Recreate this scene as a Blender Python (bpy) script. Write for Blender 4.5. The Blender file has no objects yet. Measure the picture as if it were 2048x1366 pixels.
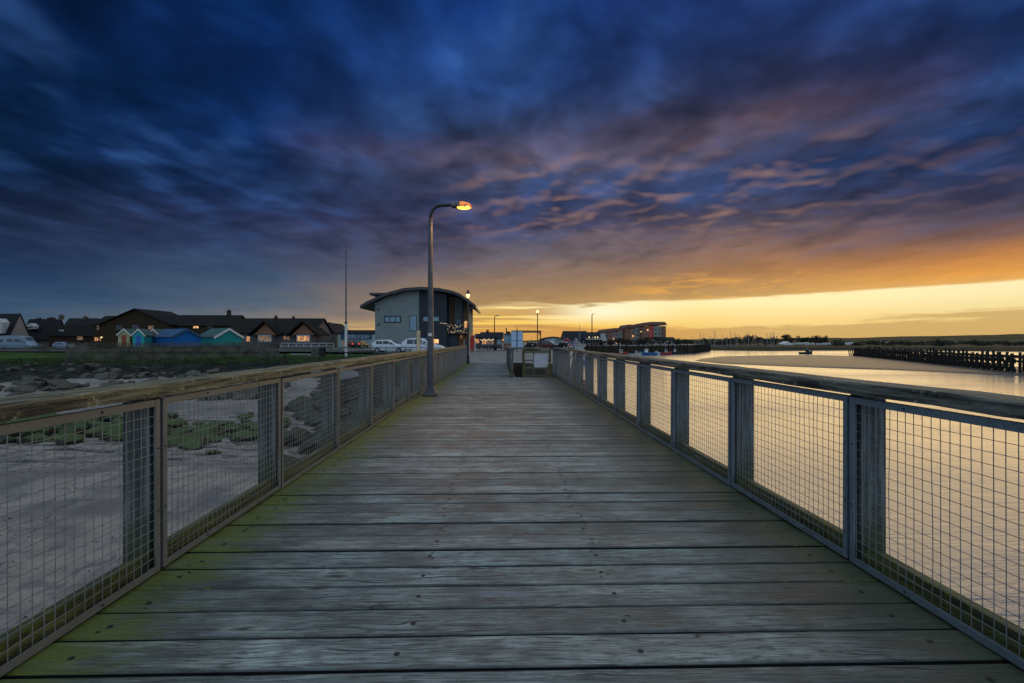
import bpy, bmesh, math, random
from mathutils import Vector, Matrix, noise as mnoise

sc = bpy.context.scene
col = sc.collection
R = math.radians
random.seed(7)

# ------------------------------------------------------------------ camera
FPX, CX, CY, H, YAW = 1000.0, 1024.0, 683.0, 1.3, R(1.375)
cam_d = bpy.data.cameras.new('camera')
cam = bpy.data.objects.new('camera', cam_d)
col.objects.link(cam)
cam.location = (0, 0, H)
cam.rotation_euler = (R(90), 0, -YAW)
cam_d.sensor_width = 36.0
cam_d.lens = 36.0 * FPX / 2048.0
cam_d.clip_start, cam_d.clip_end = 0.05, 20000
sc.camera = cam

vs = sc.view_settings
vs.view_transform, vs.look, vs.gamma, vs.exposure = 'Standard', 'None', 1.0, 0.0
vs.use_curve_mapping = False
sc.cycles.max_bounces = 6
sc.cycles.sample_clamp_indirect = 4.0
try:
    sc.cycles.use_denoising = True
except Exception:
    pass


def lin(c):
    return tuple((x / 255 / 12.92) if x / 255 <= 0.04045 else ((x / 255 + 0.055) / 1.055) ** 2.4 for x in c)


def ray(px):
    u = (px - CX) / FPX
    dx = math.sin(YAW) + u * math.cos(YAW)
    dy = math.cos(YAW) - u * math.sin(YAW)
    return dx, dy


def wx(px, Y):
    dx, dy = ray(px)
    return dx / dy * Y


def wz(px, py, Y):
    return H + (CY - py) / FPX * (Y / ray(px)[1])


def ground(px, py, z):
    dx, dy = ray(px)
    dep = (H - z) / ((py - CY) / FPX)
    return dx * dep, dy * dep


# ------------------------------------------------------------------ node helpers
class NT:
    def __init__(self, nt):
        self.nt = nt
        self.x = 0

    def new(self, t, **kw):
        n = self.nt.nodes.new(t)
        self.x += 30
        n.location = (self.x, 0)
        for k, v in kw.items():
            setattr(n, k, v)
        return n

    def put(self, sock, v):
        if isinstance(v, (int, float)):
            try:
                sock.default_value = v
            except TypeError:
                sock.default_value = (v, v, v)
        elif isinstance(v, (tuple, list)):
            if len(v) == 3 and len(sock.default_value) == 4:
                v = tuple(v) + (1,)
            sock.default_value = v
        else:
            self.nt.links.new(v, sock)

    def m(self, op, a, b=None, c=None, clamp=False):
        n = self.new('ShaderNodeMath', operation=op, use_clamp=clamp)
        self.put(n.inputs[0], a)
        if b is not None:
            self.put(n.inputs[1], b)
        if c is not None:
            self.put(n.inputs[2], c)
        return n.outputs[0]

    def vec(self, x, y, z=0.0):
        n = self.new('ShaderNodeCombineXYZ')
        for i, q in enumerate((x, y, z)):
            self.put(n.inputs[i], q)
        return n.outputs[0]

    def sep(self, v):
        n = self.new('ShaderNodeSeparateXYZ')
        self.put(n.inputs[0], v)
        return n.outputs

    def noise(self, v, scale=1.0, detail=3.0, rough=0.5, dist=0.0, color=False):
        n = self.new('ShaderNodeTexNoise')
        self.put(n.inputs['Vector'], v)
        n.inputs['Scale'].default_value = scale
        n.inputs['Detail'].default_value = detail
        n.inputs['Roughness'].default_value = rough
        n.inputs['Distortion'].default_value = dist
        return n.outputs['Color' if color else 0]

    def ss(self, v, a, b, lo=0.0, hi=1.0):
        n = self.new('ShaderNodeMapRange', interpolation_type='SMOOTHSTEP')
        self.put(n.inputs[0], v)
        self.put(n.inputs[1], a)
        self.put(n.inputs[2], b)
        self.put(n.inputs[3], lo)
        self.put(n.inputs[4], hi)
        return n.outputs[0]

    def lerp(self, v, a, b, lo=0.0, hi=1.0):
        n = self.new('ShaderNodeMapRange')
        for i, q in enumerate((v, a, b, lo, hi)):
            self.put(n.inputs[i], q)
        return n.outputs[0]

    def mix(self, f, a, b, mode='MIX'):
        n = self.new('ShaderNodeMix', data_type='RGBA', blend_type=mode)
        n.clamp_factor = True
        self.put(n.inputs[0], f)
        self.put(n.inputs[6], a)
        self.put(n.inputs[7], b)
        return n.outputs[2]

    def ramp(self, f, stops, interp='LINEAR'):
        n = self.new('ShaderNodeValToRGB')
        cr = n.color_ramp
        cr.interpolation = interp
        while len(cr.elements) > 1:
            cr.elements.remove(cr.elements[-1])
        for i, (p, c) in enumerate(stops):
            e = cr.elements[0] if i == 0 else cr.elements.new(p)
            e.position = p
            if isinstance(c, (int, float)):
                c = (c, c, c)
            e.color = tuple(c[:3]) + (1,)
        self.put(n.inputs[0], f)
        return n.outputs[0]


# ------------------------------------------------------------------ world: sunset sky under a deck of cloud
world = bpy.data.worlds.new('World')
sc.world = world
world.use_nodes = True
wn = NT(world.node_tree)
world.node_tree.nodes.clear()

SUN_AZ, SUN_EL = R(30), R(5)


def build_sky(t):
    tc = t.new('ShaderNodeTexCoord')
    d = t.sep(tc.outputs['Generated'])
    x, y, z = d[0], d[1], d[2]
    az = t.m('ARCTAN2', x, y)
    el = t.m('ARCSINE', z)
    zz = t.m('MAXIMUM', z, 0.0)
    k = t.m('DIVIDE', 1.0, t.m('ADD', zz, 0.10))
    ca, sa = math.cos(R(14)), math.sin(R(14))
    ux, uy = t.m('MULTIPLY', x, k), t.m('MULTIPLY', y, k)
    ac = t.m('SUBTRACT', t.m('MULTIPLY', ux, ca), t.m('MULTIPLY', uy, sa))
    al = t.m('ADD', t.m('MULTIPLY', ux, sa), t.m('MULTIPLY', uy, ca))

    def P(sx, sy, oy=0.0, ox=0.0):
        return t.vec(t.m('MULTIPLY', t.m('ADD', ac, ox), sx), t.m('MULTIPLY', t.m('ADD', al, oy), sy), 3.7)
    # streaks of the cloud deck, and the same shifted towards the light for relief
    warp = t.noise(P(0.8, 0.6), 1.0, 2.0, 0.5)
    wq = t.m('MULTIPLY', t.m('SUBTRACT', t.noise(P(0.9, 0.9, 3.0, 1.0), 1.0, 2.0, 0.5), 0.5), 0.5)

    def Q(sx, sy, oy=0.0, ox=0.0):
        return t.vec(t.m('MULTIPLY', t.m('ADD', t.m('ADD', ac, wq), ox), sx), t.m('MULTIPLY', t.m('ADD', t.m('SUBTRACT', al, wq), oy), sy), 3.7)
    n1 = t.noise(Q(1.15, 0.80), 1.0, 3.0, 0.45, 0.0)
    n1b = t.noise(Q(1.15, 0.80, 0.16, 0.14), 1.0, 3.0, 0.45, 0.0)
    n2 = t.noise(Q(2.7, 2.0), 1.0, 3.5, 0.48, 0.0)
    n2b = t.noise(Q(2.7, 2.0, 0.09, 0.08), 1.0, 3.5, 0.48, 0.0)
    n3 = t.noise(Q(6.0, 5.2), 1.0, 4.0, 0.55, 0.0)
    rel = t.m('ADD', t.m('MULTIPLY', t.m('SUBTRACT', n1, n1b), 0.55), t.m('MULTIPLY', t.m('SUBTRACT', n2, n2b), 0.75))
    # lumpy undersides low in the deck
    l1 = t.noise(P(3.6, 3.6), 1.0, 2.2, 0.45, 0.25)
    l2 = t.noise(P(3.6, 3.6, 0.07, 0.02), 1.0, 2.2, 0.45, 0.25)
    lrel = t.m('SUBTRACT', l1, l2)

    eln = t.m('ADD', el, t.m('MULTIPLY', t.m('SUBTRACT', n1, 0.5), t.ss(el, 0.10, 0.32, 0.02, 0.10)))
    azn = t.m('ADD', az, t.m('MULTIPLY', t.m('SUBTRACT', warp, 0.5), 0.35))
    TT = 0.70
    tv = t.m('DIVIDE', eln, TT, clamp=True)

    def column(px, pts):
        u = (px - CX) / FPX
        out = []
        for py, c in sorted(pts, key=lambda q: -q[0]):
            e = math.atan((CY - py) / FPX / math.sqrt(1 + u * u))
            out.append((max(0, min(1, e / TT)), lin(c)))
        return t.ramp(tv, out)
    c0 = column(0, [(683, (56, 84, 110)), (640, (56, 84, 110)), (595, (50, 78, 108)), (540, (38, 60, 92)), (490, (27, 44, 74)), (420, (24, 36, 62)), (330, (14, 36, 68)), (220, (11, 34, 68)), (100, (10, 36, 74)), (0, (9, 32, 72))])
    c1 = column(512, [(683, (120, 122, 120)), (640, (108, 112, 118)), (600, (82, 98, 116)), (550, (64, 84, 112)), (500, (48, 64, 98)), (430, (42, 52, 88)), (390, (34, 50, 88)), (320, (19, 44, 88)), (220, (19, 52, 108)), (110, (16, 46, 100)), (0, (15, 50, 110))])
    c2 = column(1024, [(683, (205, 155, 92)), (600, (172, 136, 92)), (560, (146, 120, 98)), (510, (112, 102, 108)), (460, (74, 74, 102)), (420, (66, 72, 106)), (370, (74, 81, 112)), (310, (94, 88, 112)), (260, (58, 74, 114)), (170, (38, 66, 122)), (80, (36, 68, 132)), (0, (29, 66, 138))])
    c3 = column(1536, [(683, (210, 165, 95)), (600, (214, 172, 104)), (575, (200, 152, 92)), (540, (172, 124, 82)), (490, (134, 104, 92)), (430, (92, 82, 94)), (390, (64, 70, 100)), (330, (56, 74, 118)), (280, (88, 84, 108)), (220, (96, 79, 93)), (160, (54, 58, 90)), (80, (38, 56, 104)), (0, (34, 56, 110))])
    c4 = column(2048, [(683, (215, 170, 100)), (565, (240, 185, 100)), (535, (228, 158, 76)), (500, (188, 126, 76)), (460, (128, 94, 82)), (410, (78, 70, 86)), (340, (44, 56, 92)), (250, (36, 56, 98)), (150, (32, 52, 96)), (0, (26, 48, 96))])
    A = [math.atan((p - CX) / FPX) + YAW for p in (0, 512, 1024, 1536, 2048)]
    c = t.mix(t.lerp(azn, A[0], A[1]), c0, c1)
    c = t.mix(t.lerp(azn, A[1], A[2]), c, c2)
    c = t.mix(t.lerp(azn, A[2], A[3]), c, c3)
    c = t.mix(t.lerp(azn, A[3], A[4]), c, c4)
    # relief: lit flanks and dark hollows of the cloud deck
    amp = t.ss(el, 0.10, 0.25, 0.12, 1.0)
    g = t.m('MULTIPLY', rel, amp)
    up = t.m('MULTIPLY', t.m('MAXIMUM', g, 0.0), 3.0, clamp=True)
    dn = t.m('MULTIPLY', t.m('MAXIMUM', t.m('MULTIPLY', g, -1.0), 0.0), 4.0, clamp=True)
    c = t.mix(t.m('MULTIPLY', up, 0.85), c, t.mix(t.ss(el, 0.08, 0.22), lin((92, 104, 130)), lin((50, 86, 142))))
    c = t.mix(t.m('MULTIPLY', dn, 0.75), c, t.mix(t.ss(az, -0.3, 0.35), lin((9, 26, 48)), lin((30, 40, 68))))
    fine = t.m('ADD', t.m('ADD', t.m('MULTIPLY', t.m('SUBTRACT', n2, 0.5), 1.5), 1.0), t.m('MULTIPLY', t.m('SUBTRACT', n3, 0.5), 0.85))
    puff = t.noise(Q(4.4, 3.6), 1.0, 2.0, 0.45, 0.0)
    cre = t.ss(t.m('ABSOLUTE', t.m('SUBTRACT', puff, 0.5)), 0.0, 0.15, 0.84, 1.04)
    cre = t.m('MULTIPLY', cre, t.ss(t.m('ABSOLUTE', t.m('SUBTRACT', n2, 0.47)), 0.0, 0.13, 0.90, 1.02))
    fine = t.m('MULTIPLY', fine, t.m('ADD', 1.0, t.m('MULTIPLY', t.m('SUBTRACT', cre, 1.0), t.ss(el, 0.19, 0.30))))
    c = t.mix(t.ss(el, 0.10, 0.25, 0.15, 1.0), c, t.mix(1.0, c, t.vec(fine, fine, fine), 'MULTIPLY'))
    # lumps with warm undersides
    band = t.m('MULTIPLY', t.ss(eln, 0.17, 0.23), t.ss(eln, 0.30, 0.40, 1.0, 0.0))
    band = t.m('MULTIPLY', band, t.ss(az, -0.22, 0.12))
    band = t.m('MULTIPLY', band, t.ss(az, 0.45, 0.75, 1.0, 0.25))
    lu = t.m('MULTIPLY', t.m('MULTIPLY', t.m('MAXIMUM', lrel, 0.0), 5.0, clamp=True), band)
    ld = t.m('MULTIPLY', t.m('MULTIPLY', t.m('MAXIMUM', t.m('MULTIPLY', lrel, -1.0), 0.0), 5.0, clamp=True), band)
    c = t.mix(t.m('MULTIPLY', ld, 0.72), c, lin((154, 120, 110)))
    c = t.mix(t.m('MULTIPLY', lu, 0.60), c, lin((48, 66, 108)))

    # the clear gap under the cloud edge
    def py2(px, py):
        u = (px - CX) / FPX
        return math.atan((CY - py) / FPX / math.sqrt(1 + u * u))

    edge_pts = [(0, 720), (330, 690), (480, 655), (620, 640), (800, 622), (950, 612), (1100, 607), (1250, 602), (1420, 596), (1600, 586), (1800, 575), (2048, 556), (2400, 530)]
    stops = []
    for px, py in edge_pts:
        a = math.atan((px - CX) / FPX) + YAW
        stops.append(((a + 1.2) / 2.4, py2(px, py) * 5.0 + 0.3))
    a01 = t.lerp(az, -1.2, 1.2)
    edge = t.m('DIVIDE', t.m('SUBTRACT', t.ramp(a01, stops), 0.3), 5.0)
    hs = t.vec(t.m('MULTIPLY', az, 5.0), t.m('MULTIPLY', el, 46.0), 1.3)
    hb = t.noise(hs, 1.0, 4.0, 0.55, 0.4)
    ragged = t.m('MULTIPLY', t.m('SUBTRACT', hb, 0.5), t.ss(az, 0.0, 0.35, 0.055, 0.018))
    under = t.m('SUBTRACT', t.m('ADD', edge, ragged), el)
    soft = t.ss(az, -0.4, 0.25, 0.035, 0.006)
    gapm = t.ss(under, 0.0, soft)
    sky_t = t.new('ShaderNodeTexSky', sky_type='NISHITA')
    sky_t.sun_disc = False
    sky_t.sun_elevation = SUN_EL
    sky_t.sun_rotation = SUN_AZ
    sky_t.dust_density = 3.0
    gv = t.m('DIVIDE', el, 0.14, clamp=True)
    gap = t.mix(t.ss(az, 0.12, 0.55),
                t.ramp(gv, [(0, lin((232, 176, 92))), (0.22, lin((248, 200, 90))), (0.42, lin((253, 220, 124))), (0.62, lin((255, 243, 192))), (1, lin((250, 222, 160)))]),
                t.ramp(gv, [(0, lin((222, 178, 104))), (0.25, lin((238, 208, 136))), (0.5, lin((248, 233, 176))), (0.8, lin((252, 240, 196))), (1, lin((249, 230, 178)))]))
    gap = t.mix(t.ss(az, -0.62, 0.0, 1.0, 0.0), gap, lin((150, 146, 132)))
    gap = t.mix(t.ss(az, -0.30, -0.02, 0.45, 0.0), gap, lin((188, 158, 116)))
    hot = t.m('MULTIPLY', t.ss(t.m('ABSOLUTE', t.m('SUBTRACT', az, 0.20)), 0.20, 0.0), t.ss(t.m('ABSOLUTE', t.m('SUBTRACT', el, 0.060)), 0.034, 0.0))
    gap = t.mix(t.m('MULTIPLY', hot, 0.9), gap, lin((255, 249, 212)))
    gap = t.mix(0.002, gap, sky_t.outputs[0], 'ADD')
    c = t.mix(gapm, c, gap)
    # low banks of cloud near the horizon
    hs2 = t.vec(t.m('MULTIPLY', az, 7.0), t.m('MULTIPLY', el, 62.0), 8.1)
    hb2 = t.noise(hs2, 1.0, 6.0, 0.58, 0.5)
    hs3 = t.vec(t.m('MULTIPLY', az, 2.2), t.m('MULTIPLY', el, 40.0), 5.5)
    hb3 = t.noise(hs3, 1.0, 3.0, 0.5, 0.3)
    low = t.m('ADD', t.m('MULTIPLY', t.m('SUBTRACT', hb2, 0.5), 0.060), t.m('MULTIPLY', t.m('SUBTRACT', hb3, 0.5), 0.05))
    top = t.ramp(a01, [(0, 0.2), (0.35, 0.2), (0.44, 0.45), (0.52, 0.62), (0.58, 0.50), (0.66, 0.50), (0.80, 0.80), (0.86, 1.0), (1, 1.0)])
    lm = t.ss(t.m('ADD', t.m('SUBTRACT', t.m('MULTIPLY', top, 0.052), el), low), -0.002, 0.009)
    lowc = t.mix(t.ss(az, 0.2, 0.6), lin((208, 152, 84)), lin((205, 168, 104)))
    c = t.mix(t.m('MULTIPLY', t.m('MULTIPLY', lm, gapm), 0.82), c, lowc)
    # long thin bars across the glow in the centre
    bars = t.ss(t.noise(t.vec(t.m('MULTIPLY', az, 3.0), t.m('MULTIPLY', el, 75.0), 2.2), 1.0, 3.0, 0.5, 0.2), 0.44, 0.54)
    bars = t.m('MULTIPLY', bars, t.m('MULTIPLY', t.ss(az, 0.06, 0.20, 1.0, 0.0), gapm))
    c = t.mix(t.m('MULTIPLY', bars, 0.75), c, t.mix(t.ss(az, -0.4, -0.1), lin((108, 112, 116)), lin((190, 142, 88))))
    # torn bright wisp under the cloud
    wm = t.m('MULTIPLY', t.ss(t.noise(t.vec(t.m('MULTIPLY', az, 9.0), t.m('MULTIPLY', el, 60.0), 4.4), 1.0, 5.0, 0.6, 1.2), 0.50, 0.66),
             t.m('MULTIPLY', t.m('MULTIPLY', t.ss(el, 0.070, 0.085), t.ss(el, 0.105, 0.135, 1.0, 0.0)), t.m('MULTIPLY', t.ss(az, 0.2, 0.36), t.ss(az, 0.52, 0.66, 1.0, 0.0))))
    c = t.mix(t.m('MULTIPLY', wm, 0.7), c, lin((246, 176, 76)))
    # brightness added to unseen sky overhead, behind and to the right, lighting the pier
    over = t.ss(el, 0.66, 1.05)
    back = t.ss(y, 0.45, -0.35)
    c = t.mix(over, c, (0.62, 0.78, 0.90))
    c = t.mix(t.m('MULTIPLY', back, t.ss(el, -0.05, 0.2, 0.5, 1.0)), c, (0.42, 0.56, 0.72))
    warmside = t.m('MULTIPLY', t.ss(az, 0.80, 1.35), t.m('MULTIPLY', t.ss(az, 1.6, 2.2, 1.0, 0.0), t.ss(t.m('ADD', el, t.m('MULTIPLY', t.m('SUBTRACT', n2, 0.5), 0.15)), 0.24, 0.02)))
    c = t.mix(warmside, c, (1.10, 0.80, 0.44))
    # below the horizon
    c = t.mix(t.ss(z, 0.0, -0.03), c, (0.06, 0.065, 0.07))
    bg = t.new('ShaderNodeBackground')
    t.put(bg.inputs[0], c)
    bg.inputs[1].default_value = 1.0
    out = t.new('ShaderNodeOutputWorld')
    t.nt.links.new(bg.outputs[0], out.inputs[0])


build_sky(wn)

sun_d = bpy.data.lights.new('sun', 'SUN')
sun_d.energy, sun_d.angle, sun_d.color = 0.62, R(48), (1.0, 0.71, 0.31)
sun = bpy.data.objects.new('sun', sun_d)
col.objects.link(sun)
sv = Vector((math.sin(SUN_AZ) * math.cos(SUN_EL), math.cos(SUN_AZ) * math.cos(SUN_EL), math.sin(SUN_EL)))
sun.rotation_euler = (-sv).to_track_quat('-Z', 'Y').to_euler()


# ------------------------------------------------------------------ materials
def material(name):
    m = bpy.data.materials.new(name)
    m.use_nodes = True
    m.node_tree.nodes.clear()
    t = NT(m.node_tree)
    b = t.new('ShaderNodeBsdfPrincipled')
    o = t.new('ShaderNodeOutputMaterial')
    m.node_tree.links.new(b.outputs[0], o.inputs[0])
    return m, t, b


def bump(t, b, h, dist=0.01, strength=0.5):
    n = t.new('ShaderNodeBump')
    n.inputs['Strength'].default_value = strength
    n.inputs['Distance'].default_value = dist
    t.put(n.inputs['Height'], h)
    t.nt.links.new(n.outputs[0], b.inputs['Normal'])


def plain(name, c, rough=0.6, metal=0.0, var=0.25, scale=3.0, bumps=0.0, c2=None):
    m, t, b = material(name)
    tc = t.new('ShaderNodeTexCoord')
    n = t.noise(tc.outputs['Object'], scale, 5.0, 0.6)
    c2 = c2 or tuple(x * (1 - var * 1.4) for x in c)
    colr = t.mix(t.ss(n, 0.32, 0.68), c2, c)
    t.put(b.inputs['Base Color'], colr)
    b.inputs['Roughness'].default_value = rough
    b.inputs['Metallic'].default_value = metal
    if bumps:
        bump(t, b, t.noise(tc.outputs['Object'], scale * 6, 4.0, 0.6), bumps)
    return m


def glow(name, c, s, c2=None, scale=4.0):
    m, t, b = material(name)
    tc = t.new('ShaderNodeTexCoord')
    b.inputs['Base Color'].default_value = (0.05, 0.05, 0.05, 1)
    if c2:
        n = t.noise(tc.outputs['Object'], scale, 3.0, 0.6)
        t.put(b.inputs['Emission Color'], t.mix(t.ss(n, 0.35, 0.65), c2, c))
    else:
        b.inputs['Emission Color'].default_value = tuple(c) + (1,)
    b.inputs['Emission Strength'].default_value = s
    return m


def striped(name, c, c2, freq, axis, rough=0.7, duty=0.15, metal=0.0, var=0.2):
    """courses, boards or tile rows: a dark joint every 1/freq metres along an axis"""
    m, t, b = material(name)
    tc = t.new('ShaderNodeTexCoord')
    p = t.sep(tc.outputs['Object'])
    f = t.m('FRACT', t.m('MULTIPLY', p[axis], freq))
    j = t.ss(f, 0.0, duty)
    n = t.noise(tc.outputs['Object'], 2.3, 5.0, 0.6)
    k = t.m('ADD', 1 - var, t.m('MULTIPLY', n, 2 * var))
    base = t.mix(j, c2, c)
    t.put(b.inputs['Base Color'], t.mix(1.0, base, t.vec(k, k, k), 'MULTIPLY'))
    b.inputs['Roughness'].default_value = rough
    b.inputs['Metallic'].default_value = metal
    b.inputs['Specular IOR Level'].default_value = 0.12
    bump(t, b, j, 0.01, 0.6)
    return m


def deck_material():
    m, t, b = material('deck_wood')
    tc = t.new('ShaderNodeTexCoord')
    at = t.new('ShaderNodeAttribute')
    at.attribute_name = 'plank'
    r = at.outputs['Fac']
    p = t.sep(tc.outputs['Object'])
    ofs = t.m('MULTIPLY', r, 57.0)
    x = t.m('ADD', p[0], ofs)
    # grain, with knots pushing it aside
    kn = t.noise(t.vec(t.m('MULTIPLY', x, 1.5), t.m('MULTIPLY', p[1], 7.0), ofs), 1.0, 2.0, 0.5)
    wv = t.m('ADD', t.m('MULTIPLY', p[1], 50.0), t.m('MULTIPLY', kn, 4.0))
    grain = t.noise(t.vec(t.m('MULTIPLY', x, 1.6), wv, ofs), 1.0, 4.0, 0.62)
    ring = t.noise(t.vec(t.m('MULTIPLY', x, 0.35), t.m('ADD', t.m('MULTIPLY', p[1], 95.0), t.m('MULTIPLY', kn, 13.0)), ofs), 1.0, 2.0, 0.5)
    patch = t.noise(t.vec(t.m('MULTIPLY', x, 2.2), t.m('MULTIPLY', p[1], 6.0), ofs), 1.0, 4.0, 0.6)
    blot = t.noise(t.vec(p[0], p[1], 0.0), 2.1, 5.0, 0.65)
    v = t.m('ADD', t.m('MULTIPLY', grain, 0.40), t.m('MULTIPLY', ring, 0.60))
    colr = t.ramp(v, [(0.32, (0.065, 0.075, 0.080)), (0.45, (0.145, 0.160, 0.165)), (0.55, (0.185, 0.200, 0.200)), (0.70, (0.26, 0.275, 0.27))])
    tint = t.mix(t.m('FRACT', t.m('MULTIPLY', r, 7.31)), (1.05, 1.18, 1.12), (1.30, 1.27, 1.16))
    colr = t.mix(1.0, colr, tint, 'MULTIPLY')
    k = t.m('ADD', 0.60, t.m('MULTIPLY', t.ss(patch, 0.3, 0.7), 0.75))
    k = t.m('MULTIPLY', k, t.m('ADD', 0.66, t.m('MULTIPLY', t.m('FRACT', t.m('MULTIPLY', r, 3.7)), 0.70)))
    k = t.m('MULTIPLY', k, t.m('ADD', 0.62, t.m('MULTIPLY', t.ss(blot, 0.33, 0.62), 0.5)))
    colr = t.mix(1.0, colr, t.vec(k, k, k), 'MULTIPLY')
    lines = t.noise(t.vec(t.m('MULTIPLY', x, 3.4), t.m('ADD', t.m('MULTIPLY', p[1], 150.0), t.m('MULTIPLY', kn, 10.0)), 2.0), 1.0, 4.0, 0.68)
    colr = t.mix(t.ss(lines, 0.49, 0.40, 0.0, 0.80), colr, (0.020, 0.024, 0.023))
    colr = t.mix(t.ss(lines, 0.56, 0.68, 0.0, 0.45), colr, (0.40, 0.43, 0.43))
    spk = t.noise(t.vec(t.m('MULTIPLY', x, 9.0), t.m('MULTIPLY', p[1], 40.0), 1.0), 1.0, 4.0, 0.7)
    colr = t.mix(t.ss(spk, 0.50, 0.36, 0.0, 0.7), colr, (0.035, 0.042, 0.042))
    # worn pale patches
    worn = t.ss(t.noise(t.vec(t.m('MULTIPLY', x, 1.1), t.m('MULTIPLY', p[1], 9.0), 9.0), 1.0, 3.0, 0.5), 0.60, 0.74)
    colr = t.mix(t.m('MULTIPLY', worn, 0.42), colr, (0.29, 0.31, 0.37))
    kv = t.new('ShaderNodeTexVoronoi')
    t.put(kv.inputs['Vector'], t.vec(t.m('MULTIPLY', x, 1.0), t.m('MULTIPLY', p[1], 3.1), ofs))
    kv.inputs['Scale'].default_value = 1.25
    kd = t.m('ADD', kv.outputs['Distance'], t.m('MULTIPLY', t.m('SUBTRACT', lines, 0.5), 0.05))
    colr = t.mix(t.ss(kd, 0.060, 0.035, 0.0, 0.85), colr, (0.030, 0.030, 0.026))
    colr = t.mix(t.m('MULTIPLY', t.ss(kd, 0.075, 0.09), t.ss(kd, 0.16, 0.11, 0.0, 0.35)), colr, (0.40, 0.40, 0.36))
    # splits along the grain
    crack = t.ss(t.noise(t.vec(t.m('MULTIPLY', x, 0.9), t.m('ADD', t.m('MULTIPLY', p[1], 75.0), t.m('MULTIPLY', kn, 14.0)), 5.0), 1.0, 2.0, 0.5), 0.355, 0.30)
    colr = t.mix(t.m('MULTIPLY', crack, 0.9), colr, (0.016, 0.017, 0.018))
    edge = t.m('ABSOLUTE', t.m('SUBTRACT', t.m('FRACT', t.m('DIVIDE', t.m('ADD', p[1], 1.9), 0.229)), 0.5))
    edge = t.m('ADD', edge, t.m('MULTIPLY', t.m('SUBTRACT', patch, 0.5), 0.05))
    colr = t.mix(t.ss(edge, 0.405, 0.475, 0.0, 0.82), colr, (0.022, 0.024, 0.022))
    # green slime along the left fence, dark damp along the right one
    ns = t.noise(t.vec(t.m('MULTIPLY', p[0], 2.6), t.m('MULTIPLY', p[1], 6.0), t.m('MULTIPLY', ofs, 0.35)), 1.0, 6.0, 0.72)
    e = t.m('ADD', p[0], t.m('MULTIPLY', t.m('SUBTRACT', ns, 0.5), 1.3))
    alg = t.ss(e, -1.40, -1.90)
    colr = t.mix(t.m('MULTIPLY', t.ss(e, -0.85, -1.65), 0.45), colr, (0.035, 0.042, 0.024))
    green = t.mix(t.noise(tc.outputs['Object'], 7.0, 3.0, 0.6), (0.050, 0.085, 0.006), (0.14, 0.170, 0.012))
    colr = t.mix(t.m('MULTIPLY', alg, t.ss(t.m('ADD', lines, t.m('MULTIPLY', spk, 0.6)), 0.62, 0.84, 0.45, 0.92)), colr, green)
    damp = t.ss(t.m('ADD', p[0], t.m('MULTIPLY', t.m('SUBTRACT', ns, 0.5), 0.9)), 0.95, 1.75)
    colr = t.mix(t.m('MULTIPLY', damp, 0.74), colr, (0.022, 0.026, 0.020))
    rg_ = t.ss(t.m('ADD', p[0], t.m('MULTIPLY', t.m('SUBTRACT', ns, 0.5), 0.8)), 1.62, 1.98)
    colr = t.mix(t.m('MULTIPLY', rg_, 0.55), colr, (0.045, 0.060, 0.008))
    # moss in the joints near both fences
    sp = t.noise(tc.outputs['Object'], 26.0, 2.0, 0.5)
    md = t.m('MULTIPLY', t.ss(t.m('ABSOLUTE', t.m('SUBTRACT', t.m('FRACT', t.m('DIVIDE', t.m('ADD', p[1], 1.9), 0.229)), 0.5)), 0.44, 0.485), t.ss(t.m('ABSOLUTE', t.m('SUBTRACT', p[0], 0.1)), 1.1, 1.7))
    colr = t.mix(t.m('MULTIPLY', md, t.ss(sp, 0.52, 0.62)), colr, (0.16, 0.17, 0.006))
    # droppings
    sp2 = t.noise(tc.outputs['Object'], 17.0, 2.0, 0.5)
    colr = t.mix(t.ss(sp2, 0.775, 0.80), colr, (0.6, 0.6, 0.58))
    t.put(b.inputs['Base Color'], colr)
    t.put(b.inputs['Roughness'], t.lerp(patch, 0.3, 0.7, 0.48, 0.72))
    b.inputs['Specular IOR Level'].default_value = 0.55
    hgt = t.m('SUBTRACT', v, t.m('MULTIPLY', crack, 0.5))
    bump(t, b, hgt, 0.010, 0.9)
    return m


def rail_wood(name, lich, base, dark, ax=1, fleck=1.0):
    m, t, b = material(name)
    tc = t.new('ShaderNodeTexCoord')
    p = t.sep(tc.outputs['Object'])
    g = t.noise(t.vec(t.m('MULTIPLY', p[0], 30.0), t.m('MULTIPLY', p[1], 1.6 if ax == 1 else 34.0), t.m('MULTIPLY', p[2], 34.0 if ax == 1 else 1.8)), 1.0, 5.0, 0.65)
    colr = t.ramp(g, [(0.38, dark), (0.50, base), (0.62, tuple(q * 2.2 for q in base))])
    l1 = t.noise(tc.outputs['Object'], 9.0, 6.0, 0.7)
    l2 = t.noise(t.vec(p[0], t.m('MULTIPLY', p[1], 0.45), p[2]), 75.0, 3.0, 0.6)
    colr = t.mix(t.m('MULTIPLY', t.ss(l1, 0.50, 0.62), 0.8 if ax == 1 else 0.3), colr, lich)
    colr = t.mix(t.ss(t.m('MULTIPLY', l2, t.ss(l1, 0.42, 0.58)), 0.54, 0.64, 0.0, 0.6 * fleck), colr, (0.42, 0.42, 0.38))
    if ax == 2:
        mo = t.ss(t.m('ADD', p[2], t.m('MULTIPLY', t.m('SUBTRACT', l1, 0.5), 0.9)), 0.46, 0.12)
        colr = t.mix(t.m('MULTIPLY', mo, 0.8), colr, (0.040, 0.055, 0.010))
    t.put(b.inputs['Base Color'], colr)
    b.inputs['Roughness'].default_value = 0.72
    bump(t, b, t.m('ADD', g, l2), 0.008, 0.8)
    return m


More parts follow.
